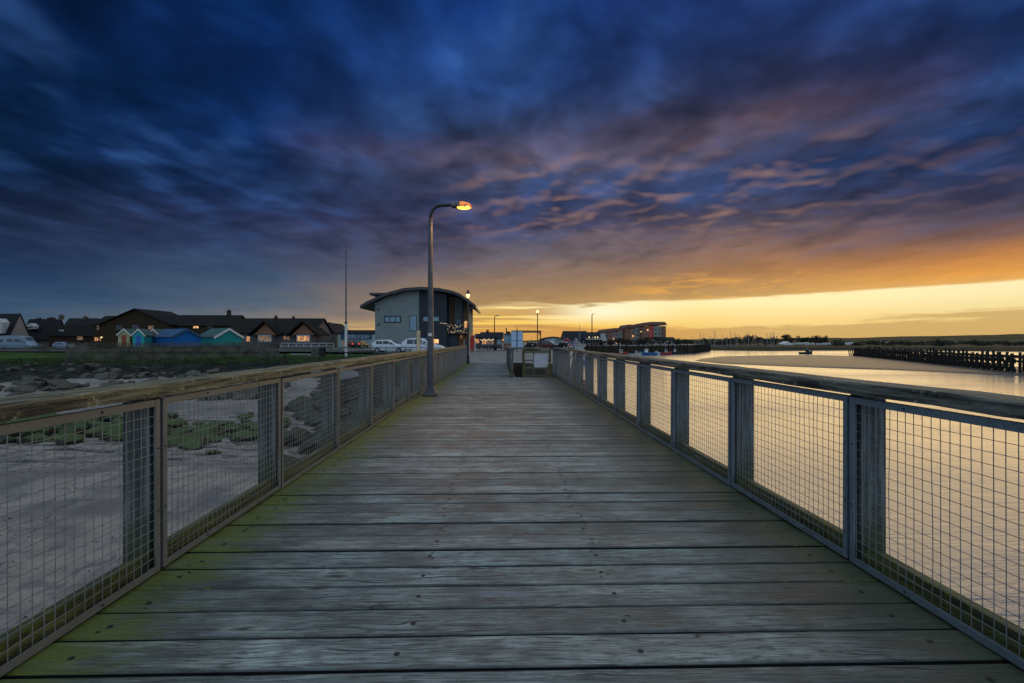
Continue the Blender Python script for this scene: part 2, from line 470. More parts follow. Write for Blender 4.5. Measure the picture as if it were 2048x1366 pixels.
def galvanised(name, c, rust, rustcol, metal=0.55):
    m, t, b = material(name)
    tc = t.new('ShaderNodeTexCoord')
    n = t.noise(tc.outputs['Object'], 40.0, 4.0, 0.65)
    n2 = t.noise(tc.outputs['Object'], 5.0, 4.0, 0.6)
    colr = t.mix(t.ss(n, 0.35, 0.7), tuple(q * 0.7 for q in c), c)
    colr = t.mix(t.m('MULTIPLY', t.ss(t.m('ADD', t.m('MULTIPLY', n, 0.5), t.m('MULTIPLY', n2, 0.5)), 0.46, 0.58), rust), colr, rustcol)
    t.put(b.inputs['Base Color'], colr)
    b.inputs['Metallic'].default_value = metal
    t.put(b.inputs['Roughness'], t.lerp(n, 0.3, 0.7, 0.42, 0.62))
    bump(t, b, n, 0.002, 0.4)
    return m


def water_material():
    m, t, b = material('water')
    tc = t.new('ShaderNodeTexCoord')
    p = t.sep(tc.outputs['Object'])
    b.inputs['Base Color'].default_value = (0.11, 0.13, 0.17, 1)
    b.inputs['IOR'].default_value = 1.75
    b.inputs['Specular IOR Level'].default_value = 0.9
    n1 = t.noise(t.vec(t.m('MULTIPLY', p[0], 0.35), t.m('MULTIPLY', p[1], 1.1), 0.0), 1.0, 4.0, 0.6, 0.5)
    n2 = t.noise(t.vec(t.m('MULTIPLY', p[0], 2.0), t.m('MULTIPLY', p[1], 6.0), 0.0), 1.0, 4.0, 0.6)
    n3 = t.noise(t.vec(t.m('MULTIPLY', p[0], 0.02), t.m('MULTIPLY', p[1], 0.09), 0.0), 1.0, 3.0, 0.55)
    t.put(b.inputs['Roughness'], t.lerp(n3, 0.35, 0.65, 0.15, 0.27))
    bump(t, b, t.m('ADD', t.m('MULTIPLY', n1, 1.0), t.m('MULTIPLY', n2, 0.45)), 0.10, 0.24)
    return m


def sand_material():
    m, t, b = material('sand')
    tc = t.new('ShaderNodeTexCoord')
    n1 = t.noise(tc.outputs['Object'], 0.6, 5.0, 0.6, 0.5)
    n2 = t.noise(tc.outputs['Object'], 6.0, 5.0, 0.7)
    n3 = t.noise(tc.outputs['Object'], 2.2, 4.0, 0.7, 1.0)
    colr = t.mix(t.ss(n1, 0.32, 0.66), (0.17, 0.15, 0.135), (0.29, 0.25, 0.215))
    colr = t.mix(t.m('MULTIPLY', t.ss(n3, 0.54, 0.62), 0.62), colr, (0.085, 0.085, 0.092))
    colr = t.mix(t.ss(n2, 0.66, 0.72), colr, (0.04, 0.04, 0.035))
    # weed and wrack thrown up along the beach
    p = t.sep(tc.outputs['Object'])
    wr = t.noise(t.vec(t.m('MULTIPLY', p[0], 0.7), t.m('MULTIPLY', p[1], 2.4), 0.0), 1.0, 6.0, 0.7, 0.6)
    wz_ = t.m('MULTIPLY', t.ss(p[1], 13.0, 17.0), t.ss(p[1], 24.0, 29.0, 1.0, 0.25))
    colr = t.mix(t.m('MULTIPLY', t.ss(wr, 0.50, 0.58), wz_), colr, (0.045, 0.04, 0.035))
    t.put(b.inputs['Base Color'], colr)
    t.put(b.inputs['Roughness'], t.lerp(n1, 0.35, 0.6, 0.38, 0.75))
    bump(t, b, t.m('ADD', n2, t.m('MULTIPLY', n3, 2.0)), 0.03, 0.7)
    return m


def rock_material(name, a, bcol, top, amount):
    m, t, b = material(name)
    tc = t.new('ShaderNodeTexCoord')
    oi = t.new('ShaderNodeObjectInfo')
    ge = t.new('ShaderNodeNewGeometry')
    nz = t.sep(ge.outputs['Normal'])[2]
    n = t.noise(tc.outputs['Object'], 3.0, 6.0, 0.65)
    n2 = t.noise(tc.outputs['Object'], 11.0, 4.0, 0.65)
    colr = t.mix(t.ss(n, 0.35, 0.65), a, bcol)
    k = t.m('ADD', 0.55, oi.outputs['Random'])
    colr = t.mix(1.0, colr, t.vec(k, k, t.m('MULTIPLY', k, 0.95)), 'MULTIPLY')
    colr = t.mix(t.m('MULTIPLY', t.ss(t.m('ADD', nz, t.m('MULTIPLY', t.m('SUBTRACT', n2, 0.5), 1.2)), 0.35, 0.75), amount), colr, top)
    t.put(b.inputs['Base Color'], colr)
    b.inputs['Roughness'].default_value = 0.7
    bump(t, b, t.m('ADD', n, t.m('MULTIPLY', n2, 0.5)), 0.06, 0.8)
    return m


def land_material(name, a, bcol, c, s1, s2):
    m, t, b = material(name)
    tc = t.new('ShaderNodeTexCoord')
    n1 = t.noise(tc.outputs['Object'], s1, 4.0, 0.6)
    n2 = t.noise(tc.outputs['Object'], s2, 5.0, 0.7)
    colr = t.mix(t.ss(n1, 0.40, 0.60), a, bcol)
    colr = t.mix(t.ss(n2, 0.50, 0.66), colr, c)
    t.put(b.inputs['Base Color'], colr)
    b.inputs['Roughness'].default_value = 0.9
    b.inputs['Specular IOR Level'].default_value = 0.15
    bump(t, b, n2, 0.05, 0.8)
    return m


def field_material():
    m, t, b = material('hill_fields')
    tc = t.new('ShaderNodeTexCoord')
    p = t.sep(tc.outputs['Object'])
    v = t.vec(t.m('MULTIPLY', p[0], 0.011), t.m('MULTIPLY', p[1], 0.0032), 0.0)
    vo = t.new('ShaderNodeTexVoronoi')
    t.put(vo.inputs['Vector'], v)
    vo.inputs['Scale'].default_value = 1.0
    f = t.sep(vo.outputs['Color'])[0]
    colr = t.ramp(f, [(0.0, (0.055, 0.062, 0.026)), (0.3, (0.085, 0.090, 0.036)), (0.5, (0.105, 0.072, 0.046)), (0.75, (0.045, 0.042, 0.025)), (1.0, (0.12, 0.09, 0.06))], 'CONSTANT')
    n = t.noise(t.vec(t.m('MULTIPLY', p[0], 0.06), t.m('MULTIPLY', p[1], 0.014), 0.0), 1.0, 5.0, 0.65)
    colr = t.mix(t.ss(n, 0.52, 0.62), colr, (0.045, 0.045, 0.028))
    t.put(b.inputs['Base Color'], colr)
    b.inputs['Roughness'].default_value = 0.95
    b.inputs['Specular IOR Level'].default_value = 0.05
    return m


M = {}
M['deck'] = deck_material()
M['bolt'] = plain('bolt_iron', (0.012, 0.012, 0.013), 0.6)
M['under'] = plain('beam_timber', (0.06, 0.055, 0.045), 0.8)
M['rail_left'] = rail_wood('lichen_rail', (0.16, 0.145, 0.045), (0.115, 0.10, 0.060), (0.022, 0.019, 0.013))
M['rail_right'] = rail_wood('grey_rail', (0.10, 0.105, 0.06), (0.085, 0.085, 0.072), (0.012, 0.012, 0.011))
M['post'] = rail_wood('post_wood', (0.075, 0.085, 0.05), (0.085, 0.097, 0.10), (0.045, 0.052, 0.055), 2, 0.0)
M['kick'] = rail_wood('mossy_board', (0.085, 0.095, 0.010), (0.055, 0.062, 0.018), (0.022, 0.026, 0.012), 1, 0.0)
M['frame_left'] = galvanised('weathered_frame', (0.21, 0.215, 0.21), 0.35, (0.12, 0.10, 0.075), 0.3)
M['frame_right'] = galvanised('galvanised_frame', (0.25, 0.32, 0.38), 0.15, (0.15, 0.14, 0.12), 0.6)
M['wire'] = galvanised('mesh_wire', (0.36, 0.37, 0.38), 0.35, (0.14, 0.11, 0.08), 0.5)
M['water'] = water_material()
M['sand'] = sand_material()
M['rock'] = rock_material('grey_rock', (0.030, 0.028, 0.026), (0.088, 0.080, 0.068), (0.058, 0.055, 0.030), 0.4)
M['weed_rock'] = rock_material('weed_rock', (0.014, 0.016, 0.012), (0.032, 0.036, 0.02), (0.048, 0.085, 0.008), 0.75)
M['dark_rock'] = rock_material('dark_rock', (0.010, 0.011, 0.012), (0.034, 0.034, 0.032), (0.026, 0.038, 0.010), 0.6)
M['bank'] = land_material('bank_soil', (0.011, 0.012, 0.012), (0.030, 0.031, 0.025), (0.006, 0.007, 0.007), 0.9, 3.0)
M['grass'] = land_material('lawn_grass', (0.016, 0.040, 0.006), (0.042, 0.090, 0.009), (0.032, 0.048, 0.011), 0.22, 2.5)
M['blade'] = plain('grass_blades', (0.045, 0.075, 0.014), 0.8, 0, 0.4, 0.8)
M['quay'] = plain('quay_concrete', (0.23, 0.22, 0.215), 0.75, 0, 0.3, 0.7, 0.004)
M['quaywall'] = striped('quay_stone', (0.040, 0.031, 0.020), (0.014, 0.012, 0.010), 1.1, 2, 0.8, 0.12)
M['path'] = plain('path_tarmac', (0.16, 0.165, 0.17), 0.85, 0, 0.2, 1.5)
M['road'] = plain('road_asphalt', (0.055, 0.056, 0.058), 0.85, 0, 0.25, 1.0)
M['hill'] = field_material()
M['mud'] = plain('sandbar_mud', (0.070, 0.068, 0.070), 0.45, 0, 0.45, 0.12, 0.03)
M['farbank'] = land_material('far_bank_scrub', (0.035, 0.032, 0.018), (0.06, 0.050, 0.022), (0.045, 0.036, 0.02), 0.03, 0.2)
M['steel'] = plain('painted_steel', (0.085, 0.095, 0.11), 0.45, 0.3, 0.25, 6.0)
M['dark_steel'] = plain('dark_steel', (0.030, 0.030, 0.032), 0.45, 0.3, 0.3, 6.0)
M['lamp_hood'] = plain('lamp_hood', (0.10, 0.10, 0.11), 0.4, 0.3)
M['white'] = plain('white_paint', (0.72, 0.72, 0.72), 0.4, 0, 0.12, 3.0)
M['offwhite'] = plain('weathered_white', (0.52, 0.52, 0.52), 0.6, 0, 0.25, 2.0)
M['cream'] = plain('cream_paint', (0.74, 0.58, 0.36), 0.5, 0, 0.1, 3.0)
M['sodium'] = glow('sodium_lamp', (1.0, 0.46, 0.06), 3.2)
M['hoodglow'] = glow('hood_lens', (0.95, 0.25, 0.03), 0.95, (0.25, 0.07, 0.03), 7.0)
M['lantern'] = glow('lantern_glass', (1.0, 0.74, 0.35), 1.7)
M['fairy'] = glow('fairy_bulbs', (1.0, 0.78, 0.45), 1.6)
M['lit'] = glow('lit_window', (1.0, 0.52, 0.16), 0.85, (0.35, 0.10, 0.03), 2.5)
M['litwarm'] = glow('lit_window_warm', (1.0, 0.62, 0.26), 1.2, (0.5, 0.15, 0.04), 3.0)
M['litdim'] = glow('lit_window_dim', (0.75, 0.38, 0.17), 0.32, (0.1, 0.05, 0.03), 2.0)
M['red_light'] = glow('tail_light_glow', (1.0, 0.05, 0.03), 2.5)
M['glass'] = plain('window_glass', (0.04, 0.055, 0.07), 0.08, 0, 0.1)
M['blueglass'] = plain('blind_glass', (0.22, 0.36, 0.46), 0.12, 0, 0.15)
M['render_wall'] = plain('grey_render', (0.215, 0.25, 0.255), 0.8, 0, 0.10, 0.8)
M['slate_wall'] = striped('slate_cladding', (0.040, 0.046, 0.058), (0.016, 0.018, 0.024), 3.3, 2, 0.55, 0.15)
M['zinc_roof'] = plain('zinc_roof', (0.060, 0.060, 0.066), 0.5, 0.2, 0.2)
M['timber_panel'] = striped('timber_panel', (0.20, 0.115, 0.06), (0.07, 0.04, 0.02), 5.0, 2, 0.6)
M['brick'] = striped('brown_brick', (0.045, 0.028, 0.018), (0.022, 0.045, 0.03), 6.0, 2, 0.85, 0.2)
M['redbrick'] = striped('red_brick', (0.040, 0.020, 0.015), (0.02, 0.04, 0.03), 6.0, 2, 0.85, 0.2)
M['tile'] = striped('brown_roof_tiles', (0.013, 0.011, 0.010), (0.006, 0.02, 0.018), 3.0, 2, 0.75, 0.2)
M['slate'] = striped('slate_roof', (0.013, 0.014, 0.017), (0.008, 0.008, 0.009), 3.0, 2, 0.6, 0.2)
M['rose_tile'] = striped('rose_roof', (0.20, 0.105, 0.085), (0.09, 0.05, 0.05), 2.0, 2, 0.7, 0.2)
M['pale_wall'] = plain('pale_render', (0.12, 0.11, 0.12), 0.8, 0, 0.15)
M['gable_wall'] = plain('gable_wall', (0.27, 0.235, 0.245), 0.8, 0, 0.12)
M['stone'] = plain('rubble_stone', (0.13, 0.12, 0.10), 0.85, 0, 0.55, 4.0, 0.03)
M['hut_cream'] = striped('cream_boards', (0.416, 0.392, 0.240), (0.28, 0.26, 0.16), 7.0, 2)
M['hut_green'] = striped('olive_boards', (0.160, 0.192, 0.036), (0.10, 0.12, 0.03), 7.0, 2)
M['hut_turq'] = striped('turquoise_boards', (0.032, 0.368, 0.416), (0.02, 0.24, 0.28), 7.0, 2)
M['hut_pink'] = striped('pale_pink_boards', (0.320, 0.192, 0.160), (0.2, 0.12, 0.1), 7.0, 2)
M['hut_blue'] = striped('blue_boards', (0.012, 0.132, 0.416), (0.008, 0.08, 0.28), 7.0, 2)
M['hut_teal'] = striped('teal_boards', (0.024, 0.272, 0.264), (0.015, 0.18, 0.18), 7.0, 2)
M['hut_roof'] = plain('teal_felt_roof', (0.035, 0.105, 0.105), 0.8, 0, 0.2)
M['hut_roof2'] = plain('blue_felt_roof', (0.020, 0.085, 0.18), 0.8, 0, 0.2)
M['bargeboard'] = plain('white_bargeboard', (0.70, 0.68, 0.66), 0.5, 0, 0.1)
M['red_door'] = plain('red_door', (0.34, 0.055, 0.022), 0.5)
M['blue_door'] = plain('blue_door', (0.015, 0.13, 0.55), 0.45)
M['paling'] = plain('paling_wood', (0.115, 0.105, 0.085), 0.85, 0, 0.5, 1.2)
M['bench'] = plain('bench_wood', (0.030, 0.033, 0.037), 0.7)
M['car_white'] = plain('white_car_paint', (0.62, 0.66, 0.72), 0.22, 0, 0.06)
M['van_paint'] = plain('van_paint', (0.20, 0.27, 0.36), 0.3, 0, 0.1)
M['car_dark'] = plain('dark_car_paint', (0.03, 0.035, 0.045), 0.25)
M['car_red'] = plain('red_car_paint', (0.09, 0.012, 0.012), 0.35)
M['tyre'] = plain('tyre_rubber', (0.018, 0.018, 0.018), 0.85)
M['rim'] = plain('wheel_rim', (0.40, 0.40, 0.42), 0.35, 0.7)
M['lens'] = plain('headlight_lens', (0.75, 0.78, 0.8), 0.15)
M['red_plastic'] = plain('red_plastic', (0.46, 0.015, 0.012), 0.45, 0, 0.25)
M['boat_red'] = plain('red_hull', (0.42, 0.035, 0.03), 0.45)
M['boat_blue'] = plain('blue_hull', (0.04, 0.15, 0.38), 0.45)
M['boat_dark'] = plain('dark_hull', (0.03, 0.03, 0.035), 0.5)
M['pale_blue'] = plain('pale_blue_panel', (0.40, 0.54, 0.72), 0.5, 0, 0.08)
M['notice'] = plain('notice_white', (0.62, 0.70, 0.86), 0.5, 0, 0.06)
M['teal_wall'] = plain('teal_white_shed', (0.42, 0.52, 0.52), 0.6)
M['apt_red'] = plain('red_cladding', (0.80, 0.08, 0.06), 0.6)
M['apt_brown'] = plain('brown_cladding', (0.30, 0.135, 0.08), 0.7)
M['apt_grey'] = plain('grey_green_cladding', (0.29, 0.29, 0.25), 0.7)
M['apt_pink'] = plain('mauve_cladding', (0.33, 0.22, 0.19), 0.7)
M['pile'] = plain('tarred_pile', (0.022, 0.021, 0.016), 0.85, 0, 0.4, 2.0, 0.02)
M['leaf'] = plain('dark_leaves', (0.035, 0.040, 0.018), 0.8, 0, 0.5, 0.4)
M['bark'] = plain('dark_bark', (0.035, 0.028, 0.022), 0.9)
M['mast'] = plain('alloy_mast', (0.42, 0.40, 0.38), 0.4, 0.4)
M['netting'] = plain('black_netting', (0.02, 0.022, 0.022), 0.9)
M['pink'] = plain('pink_buoy', (0.50, 0.08, 0.13), 0.5)
M['sign_blue'] = plain('sign_blue', (0.03, 0.08, 0.14), 0.6)
M['sign_letters'] = plain('sign_letters', (0.38, 0.48, 0.62), 0.6, 0, 0.1)


# ------------------------------------------------------------------ mesh helpers
class MB:
    def __init__(self):
        self.v, self.f, self.mi, self.attr = [], [], [], []
        self.cur = 0.0

    def add(self, vs, fs, mi=0):
        o = len(self.v)
        self.v += [tuple(p) for p in vs]
        self.f += [tuple(i + o for i in f) for f in fs]
        self.mi += [mi] * len(fs)
        self.attr += [self.cur] * len(vs)

    def box(self, x0, x1, y0, y1, z0, z1, mi=0):
        self.add([(x0, y0, z0), (x1, y0, z0), (x1, y1, z0), (x0, y1, z0), (x0, y0, z1), (x1, y0, z1), (x1, y1, z1), (x0, y1, z1)],
                 [(0, 3, 2, 1), (4, 5, 6, 7), (0, 1, 5, 4), (1, 2, 6, 5), (2, 3, 7, 6), (3, 0, 4, 7)], mi)

    def bar(self, a, b, w, h=None, mi=0, n=4):
        """a bar or rod from a to b"""
        a, b = Vector(a), Vector(b)
        h = h or w
        d = (b - a)
        if d.length < 1e-6:
            return
        d.normalize()
        up = Vector((0, 0, 1)) if abs(d.z) < 0.9 else Vector((0, 1, 0))
        s = d.cross(up).normalized()
        u = s.cross(d).normalized()
        ring = []
        for i in range(n):
            t = 2 * math.pi * (i + 0.5) / n
            q = 1.41421 if n == 4 else 1.0
            ring.append(s * (math.cos(t) * w / 2 * q) + u * (math.sin(t) * h / 2 * q))
        vs = [a + r for r in ring] + [b + r for r in ring]
        fs = [(i, (i + 1) % n, n + (i + 1) % n, n + i) for i in range(n)]
        fs += [tuple(range(n - 1, -1, -1)), tuple(range(n, 2 * n))]
        self.add(vs, fs, mi)

    def tube(self, pts, r, n=10, mi=0):
        """smooth tube through points, radius number or list"""
        pts = [Vector(p) for p in pts]
        rs = r if isinstance(r, (list, tuple)) else [r] * len(pts)
        vs, fs = [], []
        for i, p in enumerate(pts):
            d = (pts[min(i + 1, len(pts) - 1)] - pts[max(i - 1, 0)]).normalized()
            up = Vector((0, 1, 0)) if abs(d.y) < 0.9 else Vector((1, 0, 0))
            s = d.cross(up).normalized()
            u = s.cross(d).normalized()
            for k in range(n):
                t = 2 * math.pi * k / n
                vs.append(p + (s * math.cos(t) + u * math.sin(t)) * rs[i])
        for i in range(len(pts) - 1):
            for k in range(n):
                fs.append((i * n + k, i * n + (k + 1) % n, (i + 1) * n + (k + 1) % n, (i + 1) * n + k))
        fs += [tuple(range(n - 1, -1, -1)), tuple(range((len(pts) - 1) * n, len(pts) * n))]
        self.add(vs, fs, mi)

    def loft(self, rings, mi=0, cap=True, closed=True):
        n = len(rings[0])
        vs = [p for r in rings for p in r]
        fs = []
        for i in range(len(rings) - 1):
            for k in range(n if closed else n - 1):
                fs.append((i * n + k, i * n + (k + 1) % n, (i + 1) * n + (k + 1) % n, (i + 1) * n + k))
        if cap:
            fs += [tuple(range(n - 1, -1, -1)), tuple(range((len(rings) - 1) * n, len(rings) * n))]
        self.add(vs, fs, mi)

    def prism(self, poly, axis, a, b, mi=0):
        """polygon (p,q) extruded from a to b along axis: 'x' (p=y,q=z), 'y' (p=x,q=z), 'z' (p=x,q=y)"""
        def mk(p, q, s):
            return {'x': (s, p, q), 'y': (p, s, q), 'z': (p, q, s)}[axis]
        n = len(poly)
        vs = [mk(p, q, a) for p, q in poly] + [mk(p, q, b) for p, q in poly]
        fs = [(i, (i + 1) % n, n + (i + 1) % n, n + i) for i in range(n)]
        fs += [tuple(range(n - 1, -1, -1)), tuple(range(n, 2 * n))]
        self.add(vs, fs, mi)

    def ball(self, c, r, n=8, mi=0, sz=1.0):
        rings = []
        for j in range(1, n // 2 + 1):
            th = math.pi * j / (n // 2 + 1)
            rings.append([(c[0] + r * math.sin(th) * math.cos(2 * math.pi * k / n), c[1] + r * math.sin(th) * math.sin(2 * math.pi * k / n), c[2] + r * sz * math.cos(th)) for k in range(n)])
        self.loft(rings, mi)

    def build(self, name, mats, parent=None, loc=(0, 0, 0), rotz=0.0, smooth=False):
        me = bpy.data.meshes.new(name)
        me.from_pydata(self.v, [], self.f)
        if not isinstance(mats, (list, tuple)):
            mats = [mats]
        for m in mats:
            me.materials.append(M[m] if isinstance(m, str) else m)
        me.polygons.foreach_set('material_index', self.mi)
        bm = bmesh.new()
        bm.from_mesh(me)
        bmesh.ops.recalc_face_normals(bm, faces=bm.faces)
        bm.to_mesh(me)
        bm.free()
        if any(self.attr):
            a = me.attributes.new('plank', 'FLOAT', 'POINT')
            a.data.foreach_set('value', self.attr)
        if smooth:
            me.polygons.foreach_set('use_smooth', [True] * len(me.polygons))
            try:
                me.set_sharp_from_angle(angle=R(40))
            except Exception:
                pass
        me.update()
        o = bpy.data.objects.new(name, me)
        col.objects.link(o)
        o.location = loc
        o.rotation_euler = (0, 0, rotz)
        if parent:
            o.parent = parent
        return o


def tag(o, label=None, cat=None, group=None, kind=None):
    if label:
        o['label'] = label
    if cat:
        o['category'] = cat
    if group:
        o['group'] = group
    if kind:
        o['kind'] = kind
    return o


def thing(name, label, cat, loc=(0, 0, 0), rotz=0.0, group=None):
    o = bpy.data.objects.new(name, None)
    o.empty_display_size = 0.3
    col.objects.link(o)
    o.location = loc
    o.rotation_euler = (0, 0, rotz)
    return tag(o, label, cat, group)


def dup(o, parent=None):
    c = o.copy()
    col.objects.link(c)
    c.parent = parent
    for ch in list(o.children):
        dup(ch, c)
    return c


def box_part(name, mat, parent, *b):
    m = MB()
    m.box(*b)
    return m.build(name, mat, parent)


# ------------------------------------------------------------------ terrain, water, quay
def interp(x, pts):
    if x <= pts[0][0]:
        return pts[0][1]
    for (a, b), (c, d) in zip(pts, pts[1:]):
        if x <= c:
            return b + (d - b) * (x - a) / (c - a)
    return pts[-1][1]


EDGE = [(-300, 44), (-46, 43.5), (-30, 46), (-22, 47.5), (-15, 47), (-9, 42), (-4.5, 35), (-2, 31), (6, 31)]


def height(x, y):
    t = y - interp(x, EDGE) + 1.1 * mnoise.noise(Vector((x * 0.18, y * 0.18, 3)))
    n = mnoise.noise(Vector((x * 0.33, y * 0.33, 0)))
    n2 = mnoise.noise(Vector((x * 1.3, y * 1.3, 5)))
    if t < -11:
        z = -2.45
    elif t < -3:
        z = -2.45 + (t + 11) / 8 * 1.05
    elif t < 0:
        z = -1.40 + (t + 3) / 3 * 0.9
    else:
        z = -0.5 + 0.5 * min(1, t / 22)
    amp = (0.32 if t > -6.5 else 0.13) if t < 0 else 0.05
    z += n * amp + n2 * amp * 0.35
    if t < 0 and x > -3.2:
        z -= (x + 3.2) * 0.33
    if t > 0 and x > -9:
        z = min(z, -0.05)
    return z, t


def axis(vals):
    out = []
    for a, b, s in vals:
        k = a
        while k < b - 1e-6:
            out.append(k)
            k += s
    out.append(vals[-1][1])
    return out


GX = axis([(-320, -90, 12), (-90, -48, 1.5), (-48, -2, 0.4), (-2, 2.4, 1.1)])
GY = axis([(-12, 4, 2), (4, 56, 0.4), (56, 100, 2.2), (100, 420, 16)])
gz = [[height(x, y) for y in GY] for x in GX]
parts = {'beach': MB(), 'bank': MB(), 'lawn': MB()}
remap = {k: {} for k in parts}
for i in range(len(GX) - 1):
    for j in range(len(GY) - 1):
        tm = sum(gz[a][b][1] for a in (i, i + 1) for b in (j, j + 1)) / 4
        if GX[i] > -2.3 and GY[j] > 31:
            continue
        xq, yq = GX[i], GY[j]
        nq = mnoise.noise(Vector((xq * 0.5, yq * 0.5, 4)))
        by_pier = yq > 14.5 + nq * 2 and xq > -4.6 - 0.36 * max(0, yq - 12) + nq * 1.5
        key = 'lawn' if tm > 0 else 'bank' if by_pier else ('bank' if tm > -5.5 + 1.5 * mnoise.noise(Vector((GX[i] * 0.4, GY[j] * 0.4, 9))) else 'beach')
        mb, rm = parts[key], remap[key]
        idx = []
        for a, b in ((i, j), (i + 1, j), (i + 1, j + 1), (i, j + 1)):
            if (a, b) not in rm:
                rm[(a, b)] = len(mb.v)
                mb.v.append((GX[a], GY[b], gz[a][b][0]))
                mb.attr.append(0.0)
            idx.append(rm[(a, b)])
        mb.f.append(tuple(idx))
        mb.mi.append(0)
tag(parts['beach'].build('beach', 'sand', smooth=True), kind='structure')
tag(parts['bank'].build('shore_bank', 'bank', smooth=True), kind='structure')
tag(parts['lawn'].build('lawn', 'grass', smooth=True), kind='structure')

mb = MB()
mb.add([(-4000, -300, -3.0), (6000, -300, -3.0), (6000, 9000, -3.0), (-4000, 9000, -3.0)], [(0, 1, 2, 3)])
tag(mb.build('water', 'water'), kind='structure')

QUAY = [(-2.3, 30.6), (1.6, 30.6), (2.5, 27.5), (6.6, 40), (9, 60), (13.5, 95), (26, 152), (43, 156), (70, 180), (96, 226), (108, 262), (80, 420), (-60, 420), (-60, 112), (-14, 62), (-3.2, 40)]
mb = MB()
n = len(QUAY)
mb.add([(x, y, 0.0) for x, y in QUAY], [tuple(range(n))])
mb.add([(x, y, 0.0) for x, y in QUAY] + [(x, y, -4.5) for x, y in QUAY], [(i, (i + 1) % n, n + (i + 1) % n, n + i) for i in range(n)], 1)
tag(mb.build('quay', ['quay', 'quaywall']), kind='structure')

# path across the lawn and the road behind it
mb = MB()
pa = [(565, 704, 3.0), (610, 712, 1.7), (650, 722, 1.6), (690, 727, 1.6)]
pts = []
for px, py, w in pa:
    gx, gy = ground(px, py, -0.42)
    pts.append((gx, gy, w))
L, Rr = [], []
for gx, gy, w in pts:
    L.append((gx - w, gy, height(gx - w, gy)[0] + 0.05))
    Rr.append((gx + w, gy, height(gx + w, gy)[0] + 0.05))
mb.add(L + Rr, [(i, i + 1, 5 + i - 0, 4 + i) for i in range(3)])
tag(mb.build('path', 'path'), kind='structure')
mb = MB()
mb.add([(-200, 74, 0.085), (-15, 60, 0.085), (-15, 68, 0.085), (-200, 86, 0.085)], [(0, 1, 2, 3)])
tag(mb.build('road', 'road'), kind='structure')

# far hills
mb = MB()
rings = []
SK = [(-60, 700), (900, 682), (1340, 679), (1500, 677), (1600, 676), (1700, 675), (1800, 673), (1900, 671), (2048, 668), (2600, 660), (3400, 668)]
HD = ((620, 0.0), (760, 0.16), (1000, 0.36), (1400, 0.58), (2000, 0.78), (2700, 0.91), (3400, 1.0), (4200, 0.95))


def hill_z(px, dist):
    p = interp(dist, HD)
    y_ = 701.5 - p * (701.5 - interp(px, SK))
    a = math.atan((px - CX) / FPX)
    y_ -= p * 2.2 * mnoise.noise(Vector((a * 16, dist * 0.0016, 2))) + p * 0.8 * mnoise.noise(Vector((a * 60, dist * 0.004, 7)))
    return H + (CY - y_) / FPX * dist * math.cos(a)


for dist, f in HD:
    ring = []
    for i in range(331):
        a = R(-44 + i * 0.475)
        px = CX + math.tan(max(-1.35, min(1.15, a - YAW))) * FPX
        ring.append((math.sin(a) * dist, math.cos(a) * dist, hill_z(px, dist)))
    rings.append(ring)
mb.loft(rings, cap=False, closed=False)
tag(mb.build('hills', 'hill', smooth=True), kind='structure')

# low far bank of the river
mb = MB()
bank = [(1360, 700.5), (1450, 701), (1540, 702.0), (1620, 701.5), (1700, 701), (1760, 701), (1900, 702), (2048, 703.5), (2500, 706)]
a_, b_, c_ = [], [], []
for px, py in bank:
    gx, gy = ground(px, py, -3.0)
    a_.append((gx, gy, -3.1))
    b_.append((gx * 1.035, gy * 1.035, -1.3 + random.uniform(-0.2, 0.3)))
    c_.append((gx * 3.2, gy * 3.2, -0.5))
mb.loft([a_, b_, c_], cap=False, closed=False)
tag(mb.build('far_bank', 'farbank'), kind='structure')

# sandbar in the channel
mb = MB()
out = [(1386, 722), (1440, 727), (1520, 731), (1600, 734), (1700, 737.5), (1830, 742), (1980, 749), (2150, 757), (2150, 742), (1960, 727), (1800, 716), (1640, 710), (1520, 711), (1440, 713), (1398, 718)]
o3 = [ground(px, py, -3.0) for px, py in out]
cxm = sum(p[0] for p in o3) / len(o3)
cym = sum(p[1] for p in o3) / len(o3)


def shrink(f, z):
    return [(cxm + (p[0] - cxm) * f, cym + (p[1] - cym) * f, z + 0.03 * math.sin(i * 2.1)) for i, p in enumerate(o3)]


mb.loft([shrink(1.0, -3.12), shrink(0.985, -2.96), shrink(0.90, -2.82), shrink(0.5, -2.74)])
tag(mb.build('sandbar', 'mud', smooth=True), kind='structure')

